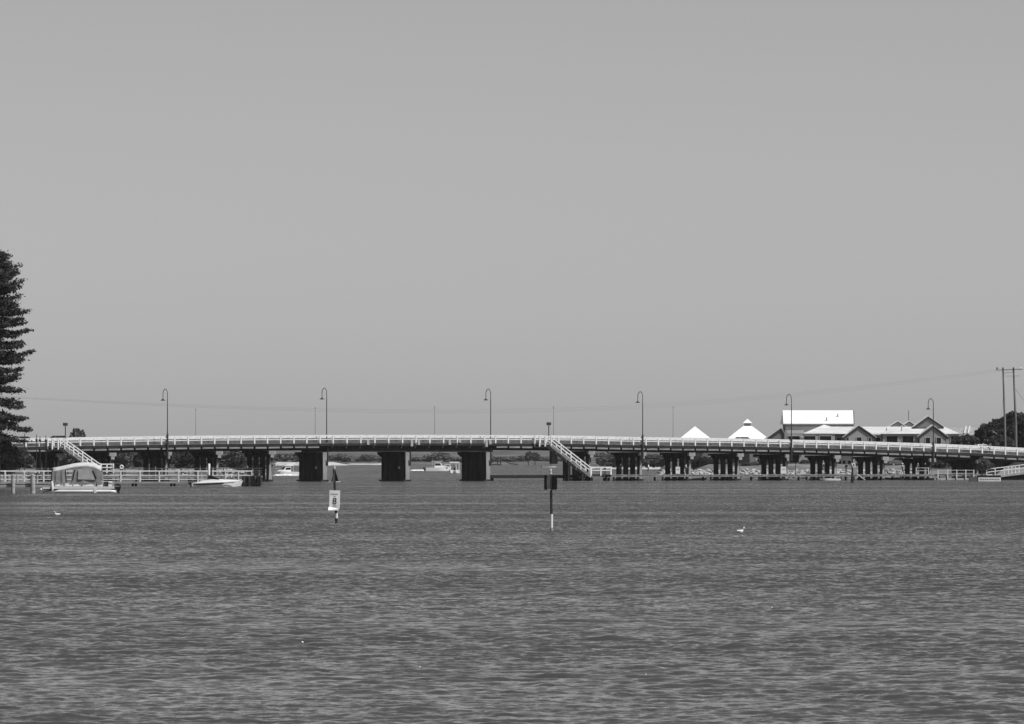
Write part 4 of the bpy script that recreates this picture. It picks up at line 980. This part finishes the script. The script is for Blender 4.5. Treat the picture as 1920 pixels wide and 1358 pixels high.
# lower shopfronts glimpsed between the columns
def shop(pa, pb, pt, Y, lb, m, openings):
    o = thing('shop_front', (gx((pa+pb)/2, Y), Y, 1.6), lb, 'shop'); X3 = lambda p: gx(p, Y) - o.location.x; Z3 = lambda p: gz(p, Y) - 1.6
    MB().box(X3(pa), X3(pb), 0, 4, -1, Z3(pt)).build('wall', m, o)
    MB().box(X3(pa) - .2, X3(pb) + .2, -.9, 4, Z3(pt), Z3(pt) + .15).build('awning_roof', WALLL, o)
    for a, b, t, bt in openings:
        w = MB().box(X3(a), X3(b), -.02, .1, Z3(bt), Z3(t)).build('window', OPEN, o); MB().box(X3(a) - .06, X3(b) + .06, -.1, -.021, Z3(bt) - .08, Z3(bt)).build('sill', WALLL, w)
shop(1407, 1424, 848, 1172, 'small white kiosk behind the bent under the cupola roof', WHITE, [(1412, 1420, 852, 857)])
shop(1478, 1503, 850, 1176, 'kiosk with a wide dark window below the big white hall', WALL, [(1481, 1498, 853, 868)])
shop(1556, 1600, 852, 1178, 'pale low shop with small windows left of the signed mooring pile', WALLL, [(1572, 1577, 864, 870), (1580, 1585, 864, 870), (1590, 1596, 864, 872)])
shop(1640, 1720, 866, 1185, 'long pale low shop behind the right columns', WALLL, [(1668, 1690, 872, 880), (1694, 1712, 872, 880), (1645, 1658, 870, 880)])
# striped kiosk umbrella
o = thing('market_umbrella', at(1561, 890, 1150), 'dark fluted umbrella with white top between two columns', 'umbrella')
MB().tube([(0, 0, -1), (0, 0, 3.2)], .05, 6).build('pole', WALLL, o)
n = 16; vs = []
for r_, z_ in ((.12, 2.75), (.55, 2.45), (.50, 1.0)):
    vs += [(r_*(1 + .12*(k % 2))*math.cos(2*math.pi*k/n), r_*(1 + .12*(k % 2))*math.sin(2*math.pi*k/n), z_) for k in range(n)]
MB().add(vs, [(r*n+k, r*n+(k+1) % n, (r+1)*n+(k+1) % n, (r+1)*n+k) for r in range(2) for k in range(n)]).build('folded_canopy', mat('dark canvas', .09, .8, .3, 3), o)
MB().lathe([(.62, 2.46), (.55, 2.62), (.15, 2.9)], 12).build('canopy_top', WHITE, o)
# riprap rocks at the right shore
def rocks(name, spots, lb):
    mb = MB()
    for (x, y, z, r) in spots:
        n0 = len(mb.v); mb.ell((x, y, z), (r * random.uniform(.8, 1.3), r * random.uniform(.7, 1.1), r * random.uniform(.55, .85)), 7, 5)
        for i in range(n0, len(mb.v)):
            a = mb.v[i]; mb.v[i] = tuple(c + random.uniform(-.16, .16) * r for c in a)
    o = mb.build(name, mat('pale limestone', .36, .9, .25, 1.0, .3)); return setp(o, lb, None, None, 'stuff')
sp_ = []
for _ in range(560):
    px = random.uniform(1236, 1720); Y = 1146 - (px - 1260) * .035 + random.uniform(-6, 4); f = (Y - (1140 - (px - 1260) * .035)) / 4
    sp_.append((gx(px, Y), Y, max(-.1, .35 + f * .45), random.uniform(.16, .42)))
rocks('riprap', sp_, 'pale limestone riprap along the right shore behind the columns')
sp_ = [(gx(p, 1200 + random.uniform(-12, 5)), 1175 + random.uniform(-12, 8), random.uniform(.1, 1.4), random.uniform(.2, .5)) for p in [random.uniform(60, 500) for _ in range(230)]]
rocks('riprap', sp_, 'pale rocks along the left bank under the bridge')

# ------------------------------------------------------------------ small waterside things
# lifebuoy on a dark stand behind the white jetty
b = BW(L(228, -3.2), -3.2, .92); o = thing('lifebuoy_stand', b, 'white lifebuoy on a dark stand behind the white jetty rail', 'lifebuoy')
MB().box(-.22, .22, -.06, .06, 0, .9).build('stand', STEELD, o)
tor = [(.19 * math.cos(2*math.pi*k/20), -.12, 1.2 + .25 * math.sin(2*math.pi*k/20)) for k in range(21)]
MB().tube(tor, .12, 8, False).build('ring', WHITE, o, True)
MB().box(-.26, .26, -.05, -.01, .9, 1.5).build('back_board', STEELD, o)
# mooring pile with placards
Yq = 13000 * H / (905.5 - HOR); o = thing('signed_pile', (gx(1598, Yq), Yq, 0), 'dark mooring pile carrying a tilted white placard over a grey board', 'pile'); sq = F / Yq
zz = lambda p: gz(p, Yq)
MB().lathe([(.2, -1.5), (.2, zz(893)), (.12, zz(892)), (.12, zz(860)), (.06, zz(856))], 10).build('pile', TIMBD, o, True)
MB().box(-1.0/sq, 9.5/sq, .12, .18, zz(890), zz(876)).build('grey_board', mat('grey board', .34, .7), o)
pl_ = MB().prism([(-2/sq, zz(869)), (1/sq, zz(877)), (7/sq, zz(876.5)), (5/sq, zz(867.5))], 'y', -.24, -.20).build('placard', WHITE, o)
MB().prism([(1.2/sq, zz(870.5)), (2.6/sq, zz(874.8)), (4.2/sq, zz(874.6)), (3.2/sq, zz(870.3))], 'y', -.26, -.242).build('dark_mark', INK, pl_)
MB().box(-4/sq, 4/sq, -.05, .05, zz(859), zz(858)).build('cross_arm', STEELD, o)
# float with a long lettered sign
Yq = 13000 * H / (903.2 - HOR); o = thing('sign_float', (gx(1847, Yq), Yq, 0), 'dark float with a long white lettered sign', 'float sign'); sq = F / Yq
X4 = lambda p: gx(p, Yq) - o.location.x
zz = lambda p: gz(p, Yq)
MB().box(X4(1817.5), X4(1833), 0, 1.5, -.2, zz(894.5)).build('float_box', mat('grey float', .10, .7), o)
MB().box(X4(1833), X4(1877), .1, 1.5, -.2, zz(891.5)).build('float_deck', TIMBD, o)
sb = MB().box(X4(1834.5), X4(1876.5), -.08, -.02, zz(902.8), zz(895.5)).build('sign_board', BOARD, o)
x = 1836.5
while x < 1874:
    w_ = random.uniform(1.2, 3.4); MB().box(X4(x), X4(min(x + w_, 1874.5)), -.09, -.082, zz(900.6), zz(897.6)).build('lettering', INK2, sb); x += w_ + random.uniform(.5, .9)
MB().box(X4(1850), X4(1861), .3, .6, zz(891.4), zz(889.5)).build('hatch', WHITE, o)
# white boarding ladder on the boardwalk
b = at(1613, 899, 13000 * H / (901.5 - HOR)); o = thing('boarding_ladder', (b.x, b.y, 0), 'white folding ladder slanting from the boardwalk to the water', 'ladder')
for d in (0, .35): MB().bar((-.5, d, 1.0), (.75, d, .12), .10, .10).build('ladder_rail', WHITE, o)
for k in range(5): MB().bar((-.4 + .26*k, .06, .93 - .18*k), (-.4 + .26*k, .29, .93 - .18*k), .08, .05).build('rung', WHITE, o)

# gulls and pelicans
def gull(px, py, face, lb, s=1.0, name='seagull'):
    Yg_ = 13000 * H / (py - HOR); o = thing(name, (gx(px, Yg_), Yg_, .095), lb, 'bird', rz=0 if face > 0 else math.pi)
    mb = MB(); rings = [(-.17, .13, .012, .012), (-.125, .10, .055, .05), (-.06, .075, .075, .078), (.0, .07, .082, .085), (.055, .08, .075, .082), (.09, .12, .05, .06), (.105, .17, .04, .045), (.115, .225, .047, .047), (.14, .235, .04, .04), (.16, .23, .016, .016)]
    n = 10; vs = []
    for x, z, ry, rz_ in rings: vs += [(x*s, ry*s*math.cos(2*math.pi*k/n), (z + rz_*math.sin(2*math.pi*k/n))*s) for k in range(n)]
    m_ = len(rings); fs = [(i*n+k, i*n+(k+1) % n, (i+1)*n+(k+1) % n, (i+1)*n+k) for i in range(m_-1) for k in range(n)] + [tuple(range(n)), tuple(range((m_-1)*n, m_*n))]
    mb.add(vs, fs).build('body', mat('white plumage', .8, .7, .04), o, True)
    for sd_ in (-1, 1): MB().ell((-.05*s, sd_*.062*s, .10*s), (.12*s, .022*s, .035*s), 10, 5).build('folded_wing', mat('grey plumage', .76, .7), o, True)
    MB().tube([(.155*s, 0, .23*s), (.20*s, 0, .22*s)], [.012*s, .004*s], 6).build('beak', mat('dark beak', .1, .5), o)
gull(1389, 1004, 1, 'white gull afloat facing right on the open water', 1.15)
gull(107, 971, -1, 'white gull afloat facing left below the pontoon boat', 1.15)
gull(1511, 898, -1, 'white waterbird by the boardwalk left of the dinghy', 2.2, 'waterbird'); gull(1522, 900.8, 1, 'smaller white waterbird just left of the dinghy', 1.6, 'waterbird'); gull(1481, 893.5, 1, 'white waterbird under the lamp before the white hall', 2.0, 'waterbird')
for px, py, s, lb in ((567, 1208, .026, 'white speck floating in the lower left water'), (787, 1255, .017, 'small white speck afloat near the bottom middle'), (1211, 1269, .014, 'tiny white speck afloat right of the bottom middle'), (1447, 1142, .022, 'white speck afloat below the right facing gull')):
    Yg_ = 13000 * H / (py - HOR); o = MB().ell((0, 0, .01), (s, s, s * .8), 8, 5).build('floating_speck', GEL, None, True); o.location = (gx(px, Yg_), Yg_, .03); setp(o, lb, 'float', 'white specks on the water')

# ------------------------------------------------------------------ vegetation
def leaves(P, size, flat=0.0):
    """P: (n,3) leaf centres -> one mesh of small bent quads facing every way"""
    n = len(P); a = rng.normal(size=(n, 3)); a[:, 2] *= (1 - flat); a /= np.linalg.norm(a, axis=1, keepdims=True)
    b = np.cross(a, rng.normal(size=(n, 3))); b /= np.linalg.norm(b, axis=1, keepdims=True)
    s = size * rng.uniform(.6, 1.3, size=(n, 1))
    v = np.stack([P - a*s*.5 - b*s*.32, P + a*s*.5 - b*s*.2, P + a*s*.55 + b*s*.25, P - a*s*.4 + b*s*.34], 1).reshape(-1, 3)
    me = bpy.data.meshes.new('crown'); me.vertices.add(4*n); me.vertices.foreach_set('co', v.ravel())
    me.loops.add(4*n); me.loops.foreach_set('vertex_index', np.arange(4*n, dtype=np.int32))
    me.polygons.add(n); me.polygons.foreach_set('loop_start', np.arange(0, 4*n, 4, dtype=np.int32)); me.polygons.foreach_set('loop_total', np.full(n, 4, dtype=np.int32))
    me.update(calc_edges=True); return me
def clump_pts(cl, n):
    w = np.array([c[3]*c[4]*c[5] for c in cl]) ** .67; w /= w.sum(); out = []
    for c, k in zip(cl, (w * n).astype(int)):
        d = rng.normal(size=(k, 3)); d /= np.linalg.norm(d, axis=1, keepdims=True)
        r = rng.uniform(.45, 1.0, size=(k, 1)) ** .5 * (1 + .12 * np.sin(d[:, :1] * 7 + c[0]) + .1 * np.sin(d[:, 2:] * 9 + c[1]))
        out.append(np.array(c[:3]) + d * r * np.array(c[3:6]))
    return np.concatenate(out)
def crown_obj(me, m, parent):
    me.materials.append(m); o = bpy.data.objects.new('crown', me); C.objects.link(o); o.parent = parent; return o
def broadleaf_mesh(h, w, n, leaf, seed, lo=.42):
    random.seed(seed); cl = []
    for _ in range(9 if lo > .3 else 13):
        a = random.uniform(0, 6.28); r = random.uniform(0, .62) * w / 2; z = h * random.uniform(lo, .82)
        cl.append((r*math.cos(a), r*math.sin(a), z, w*random.uniform(.18, .3), w*random.uniform(.18, .3), h*random.uniform(.12, .2)))
    cl.append((0, 0, h*.84, w*.22, w*.22, h*.15)); return leaves(clump_pts(cl, n), leaf), cl
def trunk_mb(h, r, cl, k=5):
    mb = MB().tube([(0, 0, -.5), (.03*h, 0, h*.2), (0, .02*h, h*.42)], [r, r*.8, r*.6], 7)
    for c in cl[:k]: mb.tube([(0, .02*h, h*.38), ((c[0])*.5, c[1]*.5, h*.38 + (c[2]-h*.38)*.55), c[:3]], [r*.5, r*.3, r*.08], 5)
    return mb
PROTO = {}
def tree(px, Y, py_base, h, w, lb, group, m=LEAFM, kind=0, n=1500, leaf=.4, name='tree', cat='tree', lo=.42):
    key = (kind, m.name, n, lo)
    z = gz(py_base, Y) if py_base is not None else 0.6
    o = thing(name, (gx(px, Y), Y, z), lb, cat, group, random.uniform(0, 6.28))
    if key not in PROTO:
        me, cl = broadleaf_mesh(1.0 * 6, 6.0, n, leaf, 50 + kind, lo); me.materials.append(m)
        tm = trunk_mb(6.0, .22, cl).mesh('trunk', True); tm.materials.append(BARK); PROTO[key] = (me, tm)
    me, tm = PROTO[key]
    for nm, mm in (('crown', me), ('trunk', tm)):
        c = bpy.data.objects.new(nm, mm); C.objects.link(c); c.parent = o; c.scale = (w/6, w/6, h/6)
    return o
ORD = ['first','second','third','fourth','fifth','sixth','seventh','eighth','ninth','tenth','eleventh','twelfth','thirteenth','fourteenth','fifteenth','sixteenth','seventeenth','eighteenth']
# far treeline across the water
random.seed(21)
tops = [(500, 853), (530, 850), (556, 850), (580, 852), (602, 855), (625, 853), (640, 851), (656, 854), (675, 857), (690, 853), (705, 855), (722, 857), (745, 856), (765, 855), (780, 857), (795, 856), (812, 851), (826, 849), (840, 853), (856, 857), (872, 858), (930, 858), (945, 857), (962, 856), (978, 854), (1030, 858), (1045, 857), (1062, 856), (1085, 858)]
for i, (px, pt) in enumerate(tops):
    Y = 2835 + random.uniform(0, 60); zt = gz(pt - .8, Y); hh = zt - .7
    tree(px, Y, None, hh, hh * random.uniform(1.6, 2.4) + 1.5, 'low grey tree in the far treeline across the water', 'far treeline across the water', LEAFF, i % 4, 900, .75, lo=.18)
for i in range(34):
    px = 490 + i * 18 + random.uniform(-5, 5); Y = 2890 + random.uniform(0, 60); zt = gz(random.uniform(857, 860.5), Y)
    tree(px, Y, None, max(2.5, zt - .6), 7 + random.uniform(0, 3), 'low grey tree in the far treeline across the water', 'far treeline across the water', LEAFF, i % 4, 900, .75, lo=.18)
for dx, pt, w_ in ((991, 847.5, 4.6), (1003, 848.5, 5.0)):
    Y = 2700; o = tree(dx, Y, None, gz(pt, Y) + .3, w_, ('left' if dx < 1000 else 'right') + ' half of the round dark pair of trees standing in front of the far shore', 'round pair of trees', LEAFM, 1 if dx < 1000 else 2, 900, .75); o.location.z = -.3
# nearer trees behind the left spans
left = [(-10, 1290, 4.8, 8), (30, 1270, 4.5, 7), (52, 1245, 4.2, 6), (92, 1290, 4.6, 8), (143, 1330, 8.2, 4.6), (136, 1260, 3.9, 7), (170, 1240, 4.4, 6.5), (205, 1280, 4.6, 7), (232, 1260, 4.4, 6), (262, 1290, 4.3, 7), (300, 1270, 4.6, 6), (328, 1250, 4.4, 7), (350, 1240, 4.2, 6.5), (378, 1300, 3.7, 6), (418, 1260, 3.6, 6.5), (440, 1240, 3.7, 6), (462, 1290, 3.2, 5), (492, 1320, 3.0, 5)]
for i, (px, Y, zt, w_) in enumerate(left):
    lb = 'grey-green tree crown rising just above the left railing' if px == 143 else ORD[i if i < 4 else i - 1] + ' bushy tree from the pine behind the left spans'
    tree(px, Y, None, zt + .2, w_, lb, 'trees behind the left spans', LEAFL if i % 3 else LEAFM, i % 4, 1900, .5, lo=.42 if px == 143 else .15).location.z = .9 if px != 143 else .6
# shrubs behind the right spans
rs = [(1138, 1905, 849, 9), (1152, 1910, 851, 11), (1165, 1905, 850, 9), (1213, 1905, 855, 10), (1226, 1905, 857, 11), (1240, 1900, 853, 12), (1180, 1905, 854, 10)]
for i, (px, Y, pt, w_) in enumerate(rs):
    tree(px, Y, None, gz(pt, Y) - .4, w_, ORD[sorted(a[0] for a in rs).index(px)] + ' low tree beyond the right staircase, counted from the stairs', 'trees beyond the right stairs', LEAFL, i % 4, 1500, .6, lo=.15)
sh = [(1316, 1165, 855, 5.5), (1330, 1168, 858, 5), (1300, 1200, 850, 5), (1342, 1180, 853, 5), (1362, 1172, 866, 4), (1396, 1162, 868, 4.6), (1412, 1162, 867, 5), (1432, 1168, 852, 4), (1508, 1165, 862, 3.2), (1518, 1162, 864, 3.0), (1530, 1165, 860, 3.4), (1605, 1168, 868, 3.5), (1735, 1172, 860, 4.5), (1768, 1165, 852, 4.4), (1782, 1172, 855, 4.2), (1800, 1178, 862, 4)]
for i, (px, Y, pt, w_) in enumerate(sh):
    o = tree(px, Y, None, gz(pt, Y) - 1.2, w_, ORD[sorted(a[0] for a in sh).index(px)] + ' rounded dark shrub behind the right columns, from the left', 'shrubs behind the right columns', LEAFM if i % 2 else LEAFD, i % 4, 1500, .42, 'shrub', 'shrub', lo=.15); o.location.z = 1.2
# shrub on the low landing, right
o = tree(1842, 1072, None, 3.1, 3.6, 'speckled shrub under the right end of the bridge', None, leafmat('pale leaves', .12), 3, 1300, .34, 'shrub', 'shrub'); o.location.z = .4
# big dark trees at the right edge
def big_tree(px, Y, clumps, n, leaf, m, lb, name='tree'):
    o = thing(name, (gx(px, Y), Y, 2.0), lb, 'tree', 'dark trees at the bridge end'); s = F / Y
    cl = [(gx(a, Y) - o.location.x, random.uniform(-1.5, 1.5), gz(b, Y) - 2.0, ra / s, max(ra, rb) / s * .9, rb / s) for a, b, ra, rb in clumps]
    crown_obj(leaves(clump_pts(cl, n), leaf), m, o)
    zc = np.mean([c[2] for c in cl]); mb = MB().tube([(0, 0, -1), (.1, 0, zc * .45), (0, 0, zc * .8)], [.4, .32, .22], 8)
    for c in cl[:6]: mb.tube([(0, 0, zc * .5), (c[0]*.5, c[1]*.5, (zc*.5 + c[2])/2 + .3), c[:3]], [.2, .12, .04], 5)
    mb.build('trunk', BARK, o, True); return o
big_tree(1880, 1182, [(1900, 790, 22, 17), (1875, 800, 18, 15), (1850, 812, 20, 15), (1838, 822, 15, 13), (1868, 822, 18, 14), (1895, 815, 24, 18), (1922, 800, 24, 22), (1930, 825, 26, 20), (1905, 832, 22, 12), (1948, 790, 20, 20), (1858, 798, 7, 6), (1841, 806, 6, 5)], 17000, .42, LEAFD, 'large dark spreading tree behind the twin power poles')
big_tree(1862, 1162, [(1855, 830, 12, 9), (1872, 826, 13, 10), (1888, 830, 12, 9), (1866, 836, 16, 8)], 4500, .36, LEAFM, 'lower mid grey tree in front of the dark spreading tree')
big_tree(1805, 1176, [(1796, 828, 12, 8), (1812, 826, 13, 10), (1824, 828, 10, 9), (1803, 834, 14, 7), (1790, 833, 8, 6)], 3600, .36, LEAFM, 'low bush covering the last window of the building')
# pale dead limb in the big tree
o = thing('dead_branch', at(1866, 813, 1155), 'pale dead branch caught in the dark tree', 'branch')
MB().tube([(-.6, 0, .55), (-.1, .1, .2), (.3, .2, -.1)], [.03, .07, .09], 6).build('limb', mat('bleached wood', .3, .8), o)
MB().tube([(-.45, 0, .1), (-.1, .1, .2)], [.03, .06], 6).build('limb', mat('bleached wood', .3, .8), o)
# Norfolk pine, trunk at the left edge of the frame
def pine():
    Y = 800.0; px0 = -7; s = F / Y; zb = .9
    o = thing('norfolk_pine', (gx(px0, Y), Y, zb), 'tall dark tiered pine tree at the left edge of the photo', 'tree')
    tab = [(474, 2), (482, 13), (492, 22), (505, 29), (520, 38), (545, 47), (570, 53), (584, 50), (600, 58), (640, 62), (668, 62), (690, 52), (715, 50), (735, 50), (752, 66), (780, 82), (800, 90), (815, 82), (832, 55), (850, 40)]
    rad = lambda py: float(np.interp(py, [a for a, _ in tab], [b for _, b in tab])) / s
    pts = []; wood = MB(); py = 482; big = gz(474, Y) - zb
    wood.tube([(0, 0, -1), (0, 0, big * .5), (0, 0, big - .3)], [.5, .33, .05], 9)
    while py < 848:
        z = gz(py, Y) - zb; nb = 9 if py < 580 else 8
        a0 = random.uniform(0, 6.28)
        for b in range(nb):
            a = a0 + 2*math.pi*b/nb + random.uniform(-.25, .25); Lb = rad(py) * random.uniform(.55, 1.10); z = gz(py, Y) - zb + random.uniform(-.32, .32)
            low = max(0, (py - 740) / 100); droop = -.10 - .45 * low + (.35 if py < 560 else 0)
            tilt = random.uniform(-.16, .13)
            m = max(6, int(Lb * 6)); path = []
            for i in range(m + 1):
                f = i / m; r = Lb * f; zz_ = z + Lb * (droop * f + tilt * f + .16 * f ** 4)
                path.append((r*math.cos(a), r*math.sin(a), zz_))
                if f < .12: continue
                k = 20 if py < 590 else 27
                th = (.34 if py < 590 else .27) * (1 - .5 * f) + .05
                q = rng.normal(size=(k, 3)) * np.array([th*1.25, th*1.25, th * .55]) + np.array([0, 0, th * .45])
                pts.append(q + np.array(path[-1]))
            wood.tube([path[0], path[m//2], path[-1]], [.07, .05, .02], 4)
        py += random.uniform(9, 13) if py < 575 else random.uniform(15, 24)
    crown_obj(leaves(np.concatenate(pts), .215, .3), LEAFP, o)
    wood.build('trunk', BARK, o, True)
pine()
# dark shrubs beneath the pine
for i, (px, Y, pt, w_) in enumerate(((8, 905, 833, 4.0), (-12, 900, 820, 4.0), (27, 912, 846, 2.6), (14, 890, 856, 2.6))):
    o = tree(px, Y, None, gz(pt, Y) - .3, w_, ['widest', 'leftmost', 'rightmost', 'lowest'][i] + ' dense black-green shrub under the pine tree', 'shrubs under the pine', leafmat('black-green leaves', .02), i % 4, 1700, .36, 'shrub', 'shrub'); o.location.z = .3

# ------------------------------------------------------------------ power line
YP1 = 1158.0
o = thing('power_pole', (gx(1892, YP1), YP1, 1.5), 'twin timber power poles joined by a crossarm at the right', 'power pole'); s = F / YP1
X5 = lambda p: gx(p, YP1) - o.location.x
Z5 = lambda p: gz(p, YP1) - 1.5
PW = mat('grey pole timber', .17, .85, .25, 1, .2, stretch=(1, 1, .2))
MB().tube([(X5(1886), 0, -1), (X5(1884), 0, Z5(790)), (X5(1880.6), 0, Z5(690))], [.20, .18, .13], 9).build('pole', PW, o, True)
MB().tube([(X5(1906), 0, -1), (X5(1904.5), 0, Z5(790)), (X5(1900.2), 0, Z5(689))], [.24, .21, .14], 9).build('pole', PW, o, True)
MB().bar((X5(1867), -.2, Z5(694.2)), (X5(1917), -.2, Z5(692.5)), .12, .14).build('crossarm', PW, o)
MB().bar((X5(1881), -.2, Z5(700)), (X5(1901), -.2, Z5(697.5)), .06, .07).build('brace', PW, o); MB().bar((X5(1886), -.2, Z5(705.5)), (X5(1912), -.2, Z5(705)), .05, .06).build('brace', PW, o)
for p in (1869.5, 1880.5, 1900.2, 1914):
    MB().lathe([(.10, 0), (.16, .05), (.10, .12), (.16, .18), (.10, .25), (.06, .32)], 8, (X5(p), -.2, Z5(693) + .05)).build('insulator', WHITE if p == 1914 else STEELD, o, True)
MB().tube([(X5(1881.5), 0, Z5(740)), (X5(1873), -3, Z5(795)), (X5(1872), -6, -.5)], .012, 4).build('stay_wire', STEELD, o)
MB().tube([(X5(1903), 0, Z5(728)), (X5(1925), 3, Z5(755)), (X5(1950), 6, Z5(790))], .02, 4).build('stay_wire', STEELD, o)
wx = [-140, 60, 190, 440, 600, 800, 960, 1200, 1440, 1700, 1869]; wy = [733, 746, 752, 762.5, 766.5, 768, 767, 759.5, 742, 713.5, 693.5]
co_ = np.polyfit(wx, wy, 5)
for i, (off, dx, lb) in enumerate(((0, 0, 'uppermost faint overhead wire crossing the sky'), (3.2, 11, 'middle faint overhead wire crossing the sky'), (6.0, 31, 'lowest faint overhead wire crossing the sky'))):
    pts = []
    for k in range(61):
        f = k / 60; px = -140 + (1869 + dx + 140) * f; Yk = 985 + (YP1 - 985) * f + dx * .01
        sag = off * math.sin(math.pi * min(1, f * 1.0)) ** .8
        pts.append(at(px, float(np.polyval(co_, -140 + 2009 * f)) + sag, Yk))
    p0 = pts[0]; w_ = MB().tube([p - p0 for p in pts], .0105, 5).build('overhead_wire', mat('wire grey', .22, .5), None, True); w_.location = p0
    setp(w_, lb, 'wire', 'overhead wires')
# far shore timber frame with sloping rails beside the third pier
Yt = 2650.0; o = thing('shore_gantry', (gx(936, Yt), Yt, 0), 'dark timber frame with sloping rails on the far shore', 'gantry'); X6 = lambda p: gx(p, Yt) - o.location.x
Z6 = lambda p: gz(p, Yt)
for a, b_, c_, d_ in ((922, 854, 931, 860), (931, 860, 938, 858.5), (921, 868, 933, 860), (942, 862, 956, 869.5), (956, 869.5, 972, 871)): MB().bar((X6(a), 0, Z6(b_)), (X6(c_), 0, Z6(d_)), .4, .35).build('sloping_rail', TIMBD, o)
for px in (933, 938.5): MB().box(X6(px) - .2, X6(px) + .2, -.2, .2, -1, Z6(857)).build('upright', TIMBD, o)
MB().box(X6(919), X6(940), -.3, .3, -.5, Z6(870.5)).build('foot_beam', TIMBD, o)

# ------------------------------------------------------------------ air
hz = MB().box(-600, 600, -15, 3450, -2, 48).build('haze', MATS['wire grey'])
hm = bpy.data.materials.new('thin haze'); hm.use_nodes = True; t = hm.node_tree; t.nodes.clear()
pv = t.nodes.new('ShaderNodeVolumePrincipled'); pv.inputs['Color'].default_value = (.95, .95, .95, 1); pv.inputs['Density'].default_value = 2.2e-5; pv.inputs['Anisotropy'].default_value = 0.0
mo = t.nodes.new('ShaderNodeOutputMaterial'); t.links.new(pv.outputs[0], mo.inputs['Volume'])
hz.data.materials.clear(); hz.data.materials.append(hm); setp(hz, 'thin summer haze over the water', None, None, 'stuff')
